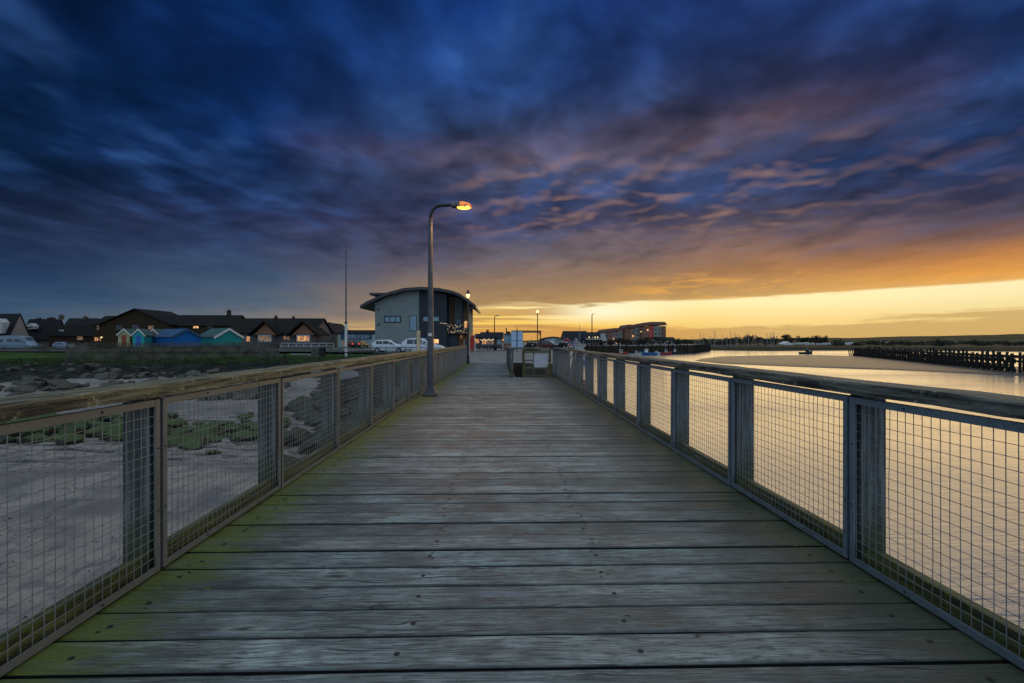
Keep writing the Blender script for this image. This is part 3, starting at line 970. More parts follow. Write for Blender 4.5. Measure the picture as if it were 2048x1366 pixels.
# ------------------------------------------------------------------ boardwalk
WL, WR = 1.92, 2.065
DECK_END = 31.0
pier = thing('boardwalk', 'weathered grey timber boardwalk with green slime along its left edge', 'boardwalk')
mb = MB()
bolts = []
y = -1.9
pitch = 0.229
k = 0
while y < DECK_END:
    r1, r2 = random.uniform(-0.004, 0.004), random.uniform(-0.004, 0.004)
    x0 = -WL - 0.16 + random.uniform(-0.01, 0.01)
    x1 = (WR + 0.16 if y < 18.2 else 0.55) + random.uniform(-0.01, 0.01)
    zt = random.uniform(-0.006, 0.002)
    ya, yb = y + 0.0075 + r1, y + pitch - 0.0075 + r2
    mb.cur = random.uniform(0.02, 1.0)
    c = 0.006
    segs = 12 if y < 7 else 3
    rings = []
    for s in range(segs + 1):
        xx = x0 + (x1 - x0) * s / segs
        j1 = random.uniform(-0.0022, 0.0022) if 0 < s < segs else 0
        j2 = random.uniform(-0.0022, 0.0022) if 0 < s < segs else 0
        a1, b1 = ya + j1, yb + j2
        zz = zt + random.uniform(-0.001, 0.001)
        rings.append([(xx, a1, -0.085), (xx, a1, zz - c), (xx, a1 + c, zz), (xx, b1 - c, zz), (xx, b1, zz - c), (xx, b1, -0.085)])
    f0 = len(mb.f)
    mb.loft(rings)
    for q in range(segs):
        for kk in (0, 4):
            mb.mi[f0 + q * 6 + kk] = 1
    for bx in (-1.77, -0.42, 0.59, 1.88):
        if bx > x1:
            continue
        cx_, cy_ = bx + random.uniform(-0.02, 0.02), (ya + yb) / 2 + random.uniform(-0.03, 0.03)
        rr = 0.0125
        mb.add([(cx_ + rr * math.cos(2 * math.pi * q / 10), cy_ + rr * math.sin(2 * math.pi * q / 10), zt + 0.0025) for q in range(10)], [tuple(range(10))], 1)
        if random.random() < 0.6:
            for q in range(random.randint(1, 2)):
                dx_, dy_ = cx_ + random.uniform(-0.04, 0.04), cy_ + random.choice((-1, 1)) * random.uniform(0.035, 0.07)
                rr = random.uniform(0.004, 0.007)
                mb.add([(dx_ + 1.6 * rr * math.cos(2 * math.pi * w / 7), dy_ + rr * math.sin(2 * math.pi * w / 7), zt + 0.0025) for w in range(7)], [tuple(range(7))], 1)
    y += pitch
    k += 1
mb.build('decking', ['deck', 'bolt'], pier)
for bx in (-1.77, -0.42, 0.59, 1.88):
    box_part('beam', 'under', pier, bx - 0.08, bx + 0.08, -1.9, DECK_END if bx < 0.3 else 18.3, -0.30, -0.087)
for py_ in range(0, 31, 6):
    for bx in (-1.77, 0.2) if py_ > 18 else (-1.77, 1.88):
        m = MB()
        m.tube([(bx, py_ + 0.5, -4.0), (bx, py_ + 0.5, -0.30)], 0.16, 10)
        m.build('pile', 'pile', pier, smooth=True)

# ------------------------------------------------------------------ railings
ZT = 0.975


def panel_meshes(length, fm, flip, seed):
    rnd = random.Random(seed)
    g = 0.012
    w, th = 0.036, 0.006
    m = MB()
    a, b, z0, z1 = g, length - g, 0.008, ZT
    m.box(-th, 0, a, a + w, z0, z1)
    m.box(-th, 0, b - w, b, z0, z1)
    m.box(-th - 0.001, -0.001, a + w, b - w, z1 - w, z1)
    m.box(-th - 0.001, -0.001, a + w, b - w, z0, z0 + w)
    # angle returns that give the frame its depth
    ox = 0.03 * flip
    lo, hi = (0.001, ox) if ox > 0 else (ox, -th - 0.002)
    m.box(lo, hi, a, a + 0.005, z0, z1)
    m.box(lo, hi, b - 0.005, b, z0, z1)
    m.box(lo, hi, a + 0.005, b - 0.005, z1 - 0.005, z1)
    m.box(lo, hi, a + 0.005, b - 0.005, z0, z0 + 0.005)
    for yy in (a + length * 0.28, a + length * 0.72):
        m.ball((-th if flip > 0 else 0, yy, z1 - w / 2), 0.007, 6, 1)
        m.ball((-th if flip > 0 else 0, yy, z0 + w / 2), 0.007, 6, 1)
    for zz in (0.35, 0.7):
        m.ball((-th if flip > 0 else 0, a + w / 2, zz), 0.006, 6, 1)
        m.ball((-th if flip > 0 else 0, b - w / 2, zz), 0.006, 6, 1)
    fr = m.build('mesh_panel', [fm, 'bolt'])
    wm = MB()
    xw = 0.008 * flip
    cell = (ZT - 0.05) / 17.5
    wd = 0.0026
    ny = int((b - a) / cell)
    sp = (b - a - 2 * w) / ny
    for i in range(0, ny + 1):
        yy = a + w + i * sp
        bend = rnd.random() < 0.26
        pts = []
        zk = rnd.uniform(0.2, 0.8)
        off = rnd.uniform(-0.015, 0.015) if bend else rnd.uniform(-0.002, 0.002)
        for q in range(5 if bend else 2):
            f = q / (4 if bend else 1)
            e = math.exp(-((f - zk) * 4) ** 2) * off
            pts.append((xw, yy + e, z0 + 0.004 + (z1 - z0 - 0.008) * f))
        for p, q in zip(pts, pts[1:]):
            wm.bar(p, q, wd)
    nz = 18
    for i in range(nz):
        zz = z0 + 0.03 + cell * i
        if zz > z1 - 0.012:
            break
        wm.bar((xw + wd * flip, a + 0.004, zz), (xw + wd * flip, b - 0.004, zz), wd)
    wr = wm.build('wire_mesh', 'wire', fr)
    return fr


def railing(name, label, x, side, start, pitch_, count, rail_mat, frame_mat, seg=2):
    root = thing(name, label, 'railing')
    protos = [panel_meshes(pitch_, frame_mat, side, 11 + s) for s in range(3)]
    used = [False] * 3
    ends = []
    for i in range(count):
        s = i % 3
        p = protos[s] if not used[s] else dup(protos[s])
        used[s] = True
        p.parent = root
        p.location = (x, start + i * pitch_, ((i * 37) % 7 - 3) * 0.0012)
        p.rotation_euler = (((i * 53) % 5 - 2) * 0.0008, ((i * 29) % 7 - 3) * 0.0025 , 0)
        ends.append(start + i * pitch_)
    ends.append(start + count * pitch_)
    pm = None
    for yy in ends:
        if pm is None:
            m = MB()
            lo, hi = sorted((0.038 * side, 0.185 * side))
            m.box(lo, hi, -0.045, 0.045, -0.30, ZT + 0.018)
            pm = m.build('post', 'post', root)
            o = pm
        else:
            o = dup(pm, root)
        o.location = (x, yy, 0)
    # top rail in lengths, a little uneven
    i = 0
    rnd = random.Random(hash(name) % 1000 if False else len(name))
    while i < count:
        j = min(i + seg, count)
        m = MB()
        n_ = (j - i) * 5
        rings = []
        for q in range(n_ + 1):
            f = q / n_
            yy = ends[i] + 0.004 + (ends[j] - ends[i] - 0.008) * f
            jx, jz = rnd.uniform(-0.003, 0.003), rnd.uniform(-0.003, 0.003)
            c = 0.012
            a, b = -0.022 * side, 0.205 * side
            sg = side
            z0, z1 = ZT + 0.020, ZT + 0.088
            rings.append([(a + jx, yy, z0 + jz), (a + jx, yy, z1 - c + jz), (a + c * sg + jx, yy, z1 + jz), (b - c * sg + jx, yy, z1 + jz), (b + jx, yy, z1 - c + jz), (b + jx, yy, z0 + jz)])
        m.loft(rings)
        m.build('handrail', rail_mat, root, loc=(x, 0, 0))
        i = j
    m = MB()
    lo, hi = sorted((0.04 * side, 0.095 * side))
    yy = ends[0]
    for a, b in zip(ends, ends[1:]):
        m.box(lo, hi, a + 0.05, b - 0.05, -0.01, 0.115)
    m.build('kickboard', 'kick', root, loc=(x, 0, 0))
    return root


railing('pier_railing', 'timber and wire mesh railing with lichen covered top rail along the beach side', -WL, -1, 2.887 - 3 * 1.555, 1.555, 20, 'rail_left', 'frame_left')
railing('pier_railing', 'timber and wire mesh railing with grey weathered top rail along the water side', WR, 1, 2.908 - 3 * 1.516, 1.516, 14, 'rail_right', 'frame_right')

# gate and side railing round the landing stairs
GY0 = 17.9
xl, xr = wx(1046, GY0), wx(1102, GY0) - 0.02
gate = thing('landing_gate', 'low wire mesh gate with timber rails closing the landing stairs', 'gate', (0, GY0, 0))
m = MB()
for z0, z1 in ((0.93, 0.99), (0.30, 0.37), (0.05, 0.10)):
    m.box(xl + 0.06, xr - 0.06, -0.03, 0.03, z0, z1)
m.box(xl, xl + 0.06, -0.03, 0.03, 0.02, 1.02)
m.box(xr - 0.06, xr, -0.03, 0.03, 0.02, 1.02)
m.build('gate_frame', 'kick', gate)
m = MB()
q = xl + 0.09
while q < xr - 0.06:
    m.bar((q, -0.04, 0.04), (q, -0.04, 0.96), 0.004)
    q += 0.052
q = 0.06
while q < 0.96:
    m.bar((xl + 0.06, -0.045, q), (xr - 0.06, -0.045, q), 0.004)
    q += 0.052
m.build('wire_mesh', 'wire', gate)
sg = MB()
x0, x1, z0, z1 = wx(1068, GY0), wx(1095, GY0), wz(1080, 736, GY0), wz(1080, 708, GY0)
c = 0.06
sg.prism([(x0 + c, z0), (x1 - c, z0), (x1, z0 + c), (x1, z1 - c), (x1 - c, z1), (x0 + c, z1), (x0, z1 - c), (x0, z0 + c)], 'y', GY0 + 0.034, GY0 + 0.042)
tag(sg.build('notice_board', 'notice'), 'pale blue white notice with cut corners behind the gate mesh', 'sign')

side = thing('stair_railing', 'dark boarded side railing running from the gate along the narrow boardwalk', 'railing')
xs = wx(1024, 17.8)
for i in range(8):
    yy = 18.0 + i * 1.6
    box_part('post', 'post', side, xs - 0.05, xs + 0.05, yy - 0.05, yy + 0.05, -0.3, 1.0)
    if i < 7:
        m = MB()
        q = yy + 0.10
        while q < yy + 1.5:
            m.bar((xs, q, 0.05), (xs, q, 0.97), 0.03)
            q += 0.075
        m.build('slat_panel', 'post', side)
        m = MB()
        m.box(xs - 0.11, xs + 0.11, yy - 0.05 if i == 0 else yy + 0.002, yy + 1.598, 1.002, 1.06)
        m.build('handrail', 'rail_right', side)
m = MB()
m.box(xs + 0.05, xr + 0.02, GY0 - 0.08, GY0 + 0.12, 1.022, 1.09)
m.build('handrail', 'rail_right', side)
m = MB()
for i in range(9):
    m.box(xs + 0.15, WR + 0.1, 18.2 + i * 0.32, 18.2 + i * 0.32 + 0.28, -0.18 * (i + 1) - 0.05, -0.18 * (i + 1))
tag(m.build('landing_stairs', 'kick'), 'mossy timber stairs going down behind the landing gate', 'stairs')
m = MB()
for zz in (0.15, 0.45, 0.8):
    m.bar((xs + 0.6, 22.5, zz), (WR + 0.2, 22.5, zz), 0.05)
for xx in (xs + 0.6, xs + 1.1, WR + 0.2):
    m.bar((xx, 22.5, -1.5), (xx, 22.5, 0.9), 0.06)
tag(m.build('stair_barrier', 'kick'), 'green horizontal rail barrier seen behind the landing gate', 'barrier')

# rag tied on the right railing
rg = MB()
rx, ry = WR - 0.03, 14.0
for s in range(3):
    pts = []
    for q in range(8):
        f = q / 7
        pts.append((rx - 0.02 * s + 0.015 * math.sin(q * 1.7 + s), ry + 0.05 * s + 0.025 * math.sin(q * 1.3 + s * 2), 1.03 - f * (0.28 + 0.13 * s)))
    for p, q in zip(pts, pts[1:]):
        wdt = 0.035 + 0.02 * math.sin(p[2] * 40)
        rg.add([(p[0], p[1] - wdt, p[2]), (p[0] - 0.01, p[1] + wdt, p[2]), (q[0] - 0.01, q[1] + wdt * 0.8, q[2]), (q[0], q[1] - wdt * 0.8, q[2])], [(0, 1, 2, 3)])
tag(rg.build('tattered_ribbon', 'white'), 'tattered white ribbon tied to the right railing and hanging down', 'ribbon')

# ------------------------------------------------------------------ street lamp in front
LY = 12.0
lx = wx(861, LY)
lamp = thing('street_lamp', 'tall grey street lamp with swan neck and glowing orange head on the boardwalk', 'street lamp', (lx, LY, 0))
m = MB()
m.tube([(0, 0, 0.02), (0, 0, 0.30), (0, 0, 1.5), (0, 0, 1.52), (0, 0, 2.4), (0, 0, 4.25)], [0.082, 0.080, 0.078, 0.074, 0.066, 0.046], 20)
pts = [(0, 0, 4.25)]
for i in range(9):
    a = math.pi / 2 * i / 8
    pts.append((0.26 - 0.26 * math.cos(a), -0.02 * i / 8, 4.25 + 0.30 * math.sin(a)))
pts.append((0.56, -0.03, 4.565))
m.build('pole', 'steel', lamp, smooth=True)
m = MB()
m.tube(pts, [0.046] + [0.040] * 10, 14)
m.build('arm', 'dark_steel', lamp, smooth=True)
m = MB()
m.box(-0.17, 0.17, -0.16, 0.16, 0.003, 0.025)
m.loft([[(sx * 0.15, sy * 0.13, 0.025) for sx, sy in ((-1, -1), (1, -1), (1, 1), (-1, 1))], [(sx * 0.085, sy * 0.085, 0.24) for sx, sy in ((-1, -1), (1, -1), (1, 1), (-1, 1))]])
m.build('base_plate', 'steel', lamp)
for sx in (-1, 1):
    for sy in (-1, 1):
        m = MB()
        m.tube([(sx * 0.145, sy * 0.14, 0.02), (sx * 0.145, sy * 0.14, 0.06)], 0.014, 6)
        m.build('anchor_bolt', 'dark_steel', lamp)
hd = MB()
rings = []
for i in range(11):
    f = i / 10
    xx = 0.50 + 0.50 * f
    w_ = 0.05 + 0.10 * math.sin(math.pi * min(1, f * 1.05 + 0.12)) if f < 1 else 0.02
    hh = 0.05 + 0.085 * math.sin(math.pi * (0.12 + 0.80 * f)) if f < 1 else 0.012
    zc = 4.535 - 0.025 * f
    rings.append([(xx, w_ * math.cos(a), zc + hh * max(0, math.sin(a)) + (0.0 if math.sin(a) > 0.01 else -0.012)) for a in [2 * math.pi * q / 16 for q in range(16)]])
hd.loft(rings[:5])
head = hd.build('lamp_head', 'lamp_hood', lamp, smooth=True)
m = MB()
m.loft(rings[4:])
m.build('hood_lens', 'hoodglow', head, smooth=True)
m = MB()
rings = []
for i in range(9):
    f = i / 8
    a0 = math.pi * f
    rr = max(0.02, math.sin(a0))
    rings.append([(0.80 + -0.17 * math.cos(a0), 0.10 * rr * math.cos(a), 4.512 + 0.050 * rr * math.sin(a)) for a in [2 * math.pi * q / 12 for q in range(12)]])
m.loft(rings)
m.build('lamp_bulb', 'sodium', head, smooth=True)
m = MB()
m.tube([(0.72, 0, 4.64), (0.72, 0, 4.685)], 0.028, 10)
m.build('photocell', 'dark_steel', head, smooth=True)
m = MB()
m.box(-0.045, 0.045, -0.0815, -0.0785, 1.43, 1.50)
m.build('number_plate', 'white', lamp)
ld = bpy.data.lights.new('lamp_light', 'SPOT')
ld.energy, ld.color, ld.spot_size, ld.spot_blend, ld.shadow_soft_size = 210, (1.0, 0.46, 0.12), R(160), 0.6, 0.12
lo = bpy.data.objects.new('lamp_light', ld)
col.objects.link(lo)
lo.parent = lamp
lo.location = (0.80, 0, 4.40)


# ------------------------------------------------------------------ lamp posts further along
def lantern_post(px, base_py, top_py, zb, Y, label, lit, style='lantern'):
    x = wx(px, Y)
    zt = wz(px, top_py, Y)
    hgt = zt - zb
    o = thing('lamp_post', label, 'lamp post', (x, Y, zb))
    m = MB()
    r = max(0.05, 0.0011 * Y)
    m.tube([(0, 0, 0), (0, 0, 0.5), (0, 0, 0.52), (0, 0, hgt - 0.45)], [r * 1.8, r * 1.7, r, r * 0.75], 10)
    m.build('pole', 'dark_steel', o, smooth=True)
    if style == 'lantern':
        m = MB()
        s = hgt - 0.55
        m.tube([(0, 0, s + 0.1), (0, 0, s + 0.13), (0, 0, s + 0.34)], [0.05, 0.07, 0.125], 8)
        m.build('lantern', 'lantern' if lit else 'glass', o)
        m = MB()
        m.tube([(0, 0, s + 0.34), (0, 0, s + 0.36), (0, 0, s + 0.52), (0, 0, s + 0.60)], [0.15, 0.15, 0.05, 0.02], 8)
        m.build('lantern_cap', 'dark_steel', o)
    elif style == 'globe':
        m = MB()
        m.ball((0, 0, hgt - 0.30), 0.22, 12)
        m.build('lamp_globe', 'lantern' if lit else 'offwhite', o, smooth=True)
    else:
        m = MB()
        m.tube([(0, 0, hgt - 0.56), (0.03, 0, hgt - 0.1), (0.12, 0, hgt), (0.3, 0, hgt + 0.03)], r * 0.7, 8)
        m.build('arm', 'dark_steel', o, smooth=True)
        m = MB()
        m.box(0.22, 0.72, -0.12, 0.12, hgt, hgt + 0.12)
        m.build('lamp_head', 'offwhite', o)
    return o


lantern_post(936, 728, 581, 0.0, 29.2, 'black lantern post with warm lit lantern where the left railing ends', True)
lantern_post(989, 702, 632, 0.0, 75, 'slim unlit lamp post with short arm in front of the cafe house', False, 'arm')
lantern_post(1075, 702, 619, 0.0, 72, 'lamp post with bright white globe beside the steel gantry', True, 'globe')
lantern_post(1184, 700, 628, 0.0, 150, 'tall thin double headed mast lamp above the long harbour building', False, 'arm')
lantern_post(1282, 700, 662, -0.3, 205, 'lamp post with warm orange globe in front of the stepped flats', True, 'globe')


# ------------------------------------------------------------------ buildings
def window(parent, pos, w, h, mat, face='front', frame='dark_steel', bars=1, depth=0.04):
    """pos = centre on the wall plane, front faces -y, right faces +x, left faces -x"""
    x, y, z = pos
    f = MB()
    t = max(0.05, w * 0.06)

    def bx(mb_, a0, a1, z0, z1, d0, d1):
        if face == 'front':
            mb_.box(x + a0, x + a1, y - d1, y - d0, z + z0, z + z1)
        elif face == 'right':
            mb_.box(x + d0, x + d1, y + a0, y + a1, z + z0, z + z1)
        else:
            mb_.box(x - d1, x - d0, y + a0, y + a1, z + z0, z + z1)
    bx(f, -w / 2, -w / 2 + t, -h / 2, h / 2, -0.01, depth)
    bx(f, w / 2 - t, w / 2, -h / 2, h / 2, -0.01, depth)
    bx(f, -w / 2 + t, w / 2 - t, h / 2 - t, h / 2, -0.01, depth)
    bx(f, -w / 2 + t, w / 2 - t, -h / 2, -h / 2 + t, -0.01, depth)
    for i in range(1, bars):
        q = -w / 2 + w * i / bars
        bx(f, q - t / 3, q + t / 3, -h / 2 + t, h / 2 - t, -0.01, depth * 0.9)
    wo = f.build('window', frame, parent)
    p = MB()
    bx(p, -w / 2 + t, w / 2 - t, -h / 2 + t, h / 2 - t, -0.005, depth * 0.4)
    p.build('pane', mat, wo)
    return wo


def chimney(parent, x, y, z0, h, w=0.6, mat='brick'):
    m = MB()
    m.box(x - w / 2, x + w / 2, y - w / 2, y + w / 2, z0, z0 + h)
    m.box(x - w * 0.6, x + w * 0.6, y - w * 0.6, y + w * 0.6, z0 + h, z0 + h + 0.12)
    for s in (-0.18, 0.18):
        m.tube([(x + s * w * 1.4, y, z0 + h + 0.12), (x + s * w * 1.4, y, z0 + h + 0.45)], 0.11, 8)
    return m.build('chimney', mat, parent)


def gable(parent, x0, x1, y0, y1, zb, ze, zr, ridge, wall, roof, over=0.3, barge=None, th=0.16):
    """walls plus a two-slope roof; ridge 'x' runs along x, 'y' makes a gable face the front"""
    w = MB()
    xm, ym = (x0 + x1) / 2, (y0 + y1) / 2
    if ridge == 'y':
        w.prism([(x0, zb), (x1, zb), (x1, ze), (xm, zr), (x0, ze)], 'y', y0, y1)
    else:
        w.prism([(y0, zb), (y1, zb), (y1, ze), (ym, zr), (y0, ze)], 'x', x0, x1)
    wo = w.build('wall', wall, parent)
    r = MB()
    if ridge == 'y':
        s = (zr - ze) / (xm - x0)
        for sg in (-1, 1):
            e = (x0 - over) if sg < 0 else (x1 + over)
            ez = ze - over * s
            r.prism([(xm, zr + 0.02), (e, ez + 0.02), (e, ez + th), (xm, zr + th * 1.25)], 'y', y0 - over, y1 + over)
    else:
        s = (zr - ze) / (ym - y0)
        for sg in (-1, 1):
            e = (y0 - over) if sg < 0 else (y1 + over)
            ez = ze - over * s
            r.prism([(ym, zr + 0.02), (e, ez + 0.02), (e, ez + th), (ym, zr + th * 1.25)], 'x', x0 - over, x1 + over)
    ro = r.build('roof', roof, parent)
    if barge:
        b = MB()
        if ridge == 'y':
            for sg in (-1, 1):
                e = (x0 - over) if sg < 0 else (x1 + over)
                ez = ze - over * (zr - ze) / (xm - x0)
                d = 0.16 if x1 - x0 < 3 else 0.28
                b.prism([(xm, zr + th * 1.25 + 0.02), (e, ez + th + 0.02), (e, ez + th - d), (xm, zr + th * 1.25 - d)], 'y', y0 - over - 0.04, y0 - over - 0.003)
        b.build('bargeboard', barge, ro)
    return wo, ro


# --- quayside cafe with the curved roof
CY_ = 60.0
cafe = thing('quayside_cafe', 'two storey grey and slate building with curved roof and balcony beside the pier', 'building')
X = lambda p: wx(p, CY_)
Z = lambda p, q: wz(p, q, CY_)
prof = [(750, 606), (775, 594), (810, 584), (838, 581.5)]
ptsf = [(X(p), Z(p, q)) for p, q in prof]
m = MB()
m.prism([(X(750), -0.1)] + [(X(838), -0.1)] + list(reversed(ptsf)), 'y', CY_, CY_ + 13)
m.build('wall', 'render_wall', cafe)
m = MB()
prof2 = [(838, 581.5), (860, 582), (893, 588)]
m.prism([(X(838), -0.1), (X(893.5), -0.1)] + [(X(p), Z(p, q)) for p, q in reversed(prof2)], 'y', CY_ + 0.03, CY_ + 13)
m.build('slate_wall', 'slate_wall', cafe)
# lower storey under the balcony and the recessed upper wall
zb = Z(910, 668)
m = MB()
m.box(X(893.5), X(914), CY_ + 0.5, CY_ + 13, -0.1, zb)
m.build('lower_wall', 'slate_wall', cafe)
m = MB()
m.prism([(X(893.5), zb + 0.15), (X(934), zb + 0.15), (X(934), Z(934, 602)), (X(915), Z(915, 592)), (X(893.5), Z(893, 588.5))], 'y', CY_ + 2.6, CY_ + 13)
m.build('recess_wall', 'render_wall', cafe)
m = MB()
m.box(X(896), X(905), CY_ + 2.45, CY_ + 2.598, zb + 0.2, Z(900, 596))
m.build('timber_panel', 'timber_panel', cafe)
m = MB()
m.box(X(893.6), X(938), CY_ + 0.1, CY_ + 2.59, zb, zb + 0.15)
m.build('balcony_floor', 'dark_steel', cafe)
m = MB()
zr0 = zb + 0.15
for i in range(17):
    xx = X(895) + (X(936) - X(895)) * i / 16
    m.bar((xx, CY_ + 0.2, zr0), (xx, CY_ + 0.2, zr0 + 1.05), 0.03)
m.bar((X(895), CY_ + 0.2, zr0 + 1.07), (X(936), CY_ + 0.2, zr0 + 1.07), 0.05)
for i in range(6):
    yy = CY_ + 0.2 + i * 0.45
    m.bar((X(936), yy, zr0), (X(936), yy, zr0 + 1.05), 0.03)
m.bar((X(936), CY_ + 0.2, zr0 + 1.07), (X(936), CY_ + 2.5, zr0 + 1.07), 0.05)
m.build('balcony_railing', 'dark_steel', cafe)
m = MB()
m.box(X(922), X(925), CY_ + 0.4, CY_ + 2.59, zr0, Z(922, 594))
m.build('fin_wall', 'slate_wall', cafe)
m = MB()
m.box(X(926.5), X(936), CY_ + 1.6, CY_ + 1.7, Z(930, 640), Z(930, 604))
m.build('sun_screen', 'timber_panel', cafe)
window(cafe, (X(930.5), CY_ + 1.58, Z(930, 648)), 0.5, 0.9, 'litwarm', 'front')
window(cafe, (X(913), CY_ + 2.6, Z(913, 642)), 0.66, 0.8, 'blueglass', 'front', bars=2)
window(cafe, (X(785), CY_, Z(785, 638.5)), X(802) - X(768), 0.82, 'blueglass', 'front', bars=3)
window(cafe, (X(826.5), CY_, Z(826, 646.5)), X(833.5) - X(819.5), 1.82, 'blueglass', 'front')
window(cafe, (X(862), CY_ + 0.03, Z(862, 638)), X(880) - X(845), 0.74, 'blueglass', 'front', bars=2)
window(cafe, (X(862), CY_ + 0.03, Z(862, 682.5)), X(880) - X(845), 0.74, 'litwarm', 'front', bars=2)
# curved roof
rp = [(724, 612), (736, 604.5), (750, 598), (775, 587), (810, 577.5), (845, 575), (880, 577.5), (905, 582.5), (920, 588), (936, 599), (952, 611)]
top = [(X(p), Z(p, q)) for p, q in rp]
low = [(a, b - 0.34) for a, b in top]
m = MB()
m.loft([[(a, yy, b) for a, b in top] + [(a, yy, b) for a, b in reversed(low)] for yy in (CY_ - 0.9, CY_ + 14)])
roof = m.build('roof', 'zinc_roof', cafe, smooth=True)
m = MB()
m.box(X(742), X(795), CY_ - 0.7, CY_ + 11, Z(742, 590.8), Z(742, 586.6))
m.box(X(751), X(795), CY_ + 0.2, CY_ + 10, Z(742, 597), Z(742, 590.9))
m.build('clerestory', 'zinc_roof', roof)
m = MB()
m.bar((X(936), CY_ + 0.1, Z(936, 621)), (X(948), CY_ - 0.3, Z(948, 612.5)), 0.07)
m.build('roof_strut', 'timber_panel', roof)
# entrance under the balcony
m = MB()
m.box(X(914), X(937), CY_ + 2.0, CY_ + 13, -0.1, zb - 0.002)
m.build('entrance_wall', 'timber_panel', cafe)
for p, dm in ((920, 'red_door'), (931, 'glass')):
    d = MB()
    d.box(X(p - 3.6), X(p + 3.6), CY_ + 1.93, CY_ + 1.998, 0.0, 1.45)
    do = d.build('door', dm, cafe)
    d = MB()
    for q in (-4.6, 3.6):
        d.box(X(p + q), X(p + q + 1), CY_ + 1.85, CY_ + 1.997, 0, 1.62)
    d.build('door_frame', 'cream', do)
m = MB()
m.tube([(X(921), CY_ + 1.9, 1.86), (X(921), CY_ + 1.75, 1.86)], 0.22, 14)
m.build('porthole_lamp', 'litdim', cafe, smooth=True)
m = MB()
m.tube([(X(757), CY_ - 0.12, Z(757, 618.5)), (X(757) , CY_, Z(757, 618.5))], 0.10, 8)
m.build('wall_light', 'dark_steel', cafe)
m = MB()
m.box(X(755), X(759), CY_ - 0.2, CY_ - 0.003, Z(757, 649.5), Z(757, 647.5))
m.build('camera_bracket', 'dark_steel', cafe)
fl = MB()
rnd = random.Random(5)
for i in range(70):
    p = rnd.uniform(895, 937)
    q = rnd.uniform(648, 666) if p < 928 else rnd.uniform(652, 666)
    fl.ball((X(p), CY_ + rnd.uniform(0.02, 0.16), Z(p, q)), rnd.uniform(0.016, 0.030), 6)
for i in range(7):
    p = 880.5 + i * 2.2
    fl.ball((X(p), CY_ - 0.05, Z(p, 646 + i * 0.25)), 0.03, 6)
tag(fl.build('fairy_lights', 'fairy'), 'warm white fairy lights wound through the cafe balcony railing', 'string lights')

# --- long brown hotel behind the beach huts
HY = 98.0
hotel = thing('seafront_hotel', 'long low brown brick building with big gable and lit bay windows', 'building')
X2 = lambda p: wx(p, HY)
Z2 = lambda p, q: wz(p, q, HY)
def wing(p0, p1, dy, dep, pe, pr, ridge, wall, roof, over):
    y0 = HY + dy
    yr = y0 if ridge == 'y' else y0 + dep / 2
    return gable(hotel, wx(p0, y0), wx(p1, y0), y0, y0 + dep, -0.2, wz((p0 + p1) / 2, pe, y0), wz((p0 + p1) / 2, pr, yr), ridge, wall, roof, over)


wing(204, 338, 2, 10, 648, 619, 'y', 'brick', 'tile', 0.5)
wing(300, 462, 4, 8, 651, 632, 'x', 'brick', 'tile', 0.3)
wing(455, 626, 0, 11, 665, 638.5, 'x', 'pale_wall', 'tile', 0.4)
wing(187, 262, 4.5, 7, 649, 633.5, 'x', 'brick', 'tile', 0.3)
hr = [o for o in hotel.children if o.name.startswith('roof')]
for r_, p, dy, q, h_, w_ in ((1, 458, 8, 634, 1.15, 0.62), (2, 552, 5.5, 639.5, 0.45, 0.5), (2, 587, 5.5, 639.5, 0.30, 0.45)):
    chimney(hr[r_], wx(p, HY + dy), HY + dy, wz(p, q, HY + dy), h_, w_)
for p, q, w_, h_, mt in ((196, 655, 0.45, 0.95, 'litdim'), (238, 655, 1.1, 0.9, 'glass'), (271, 654, 1.3, 0.8, 'glass'), (302, 655, 1.1, 0.8, 'litdim'), (193, 678, 0.8, 0.8, 'lit'), (201, 678, 0.35, 0.8, 'lit')):
    yw = HY + (4.5 if p < 203 else 2.0)
    window(hotel, (wx(p, yw), yw, wz(p, q, yw)), w_, h_, mt, 'front', 'pale_wall', 2)
m = MB()
m.ball((wx(203, HY + 1.8), HY + 1.8, Z2(204, 674.5)), 0.14, 8)
m.build('porch_light', 'lantern', hotel, smooth=True)
for p in (334, 358, 392, 420):
    window(hotel, (wx(p, HY + 4), HY + 4, wz(p, 654, HY + 4)), 1.2, 0.6, 'litwarm' if p == 392 else 'glass', 'front', 'dark_steel', 2)
for p, mt in ((535, 'litdim'), (611, 'lit')):
    bx = X2(p)
    b = MB()
    b.prism([(bx - 1.95, HY), (bx - 1.35, HY - 1.1), (bx + 1.35, HY - 1.1), (bx + 1.95, HY)], 'z', -0.2, Z2(p, 668))
    bay = b.build('bay', 'pale_wall', hotel)
    rz, ez = Z2(p, 645), Z2(p, 669)
    r = MB()
    for sg in (-1, 1):
        r.prism([(bx, rz), (bx + sg * 3.0, ez - 0.25), (bx + sg * 3.0, ez), (bx, rz + 0.3)], 'y', HY - 1.7, HY + 5)
    r.build('bay_roof', 'tile', bay)
    r = MB()
    r.prism([(bx - 2.2, ez - 0.1), (bx + 2.2, ez - 0.1), (bx, rz - 0.25)], 'y', HY - 1.0, HY + 4.5)
    r.build('bay_gable', 'apt_brown', bay)
    window(hotel, (bx, HY - 1.1, Z2(p, 677)), 2.5, 1.25, mt, 'front', 'offwhite', 4)
window(hotel, (X2(496.5), HY, Z2(496, 678)), 0.7, 1.0, 'lit', 'front', 'offwhite')
window(hotel, (X2(573), HY, Z2(573, 676)), 1.3, 0.8, 'litdim', 'front', 'dark_steel', 2)

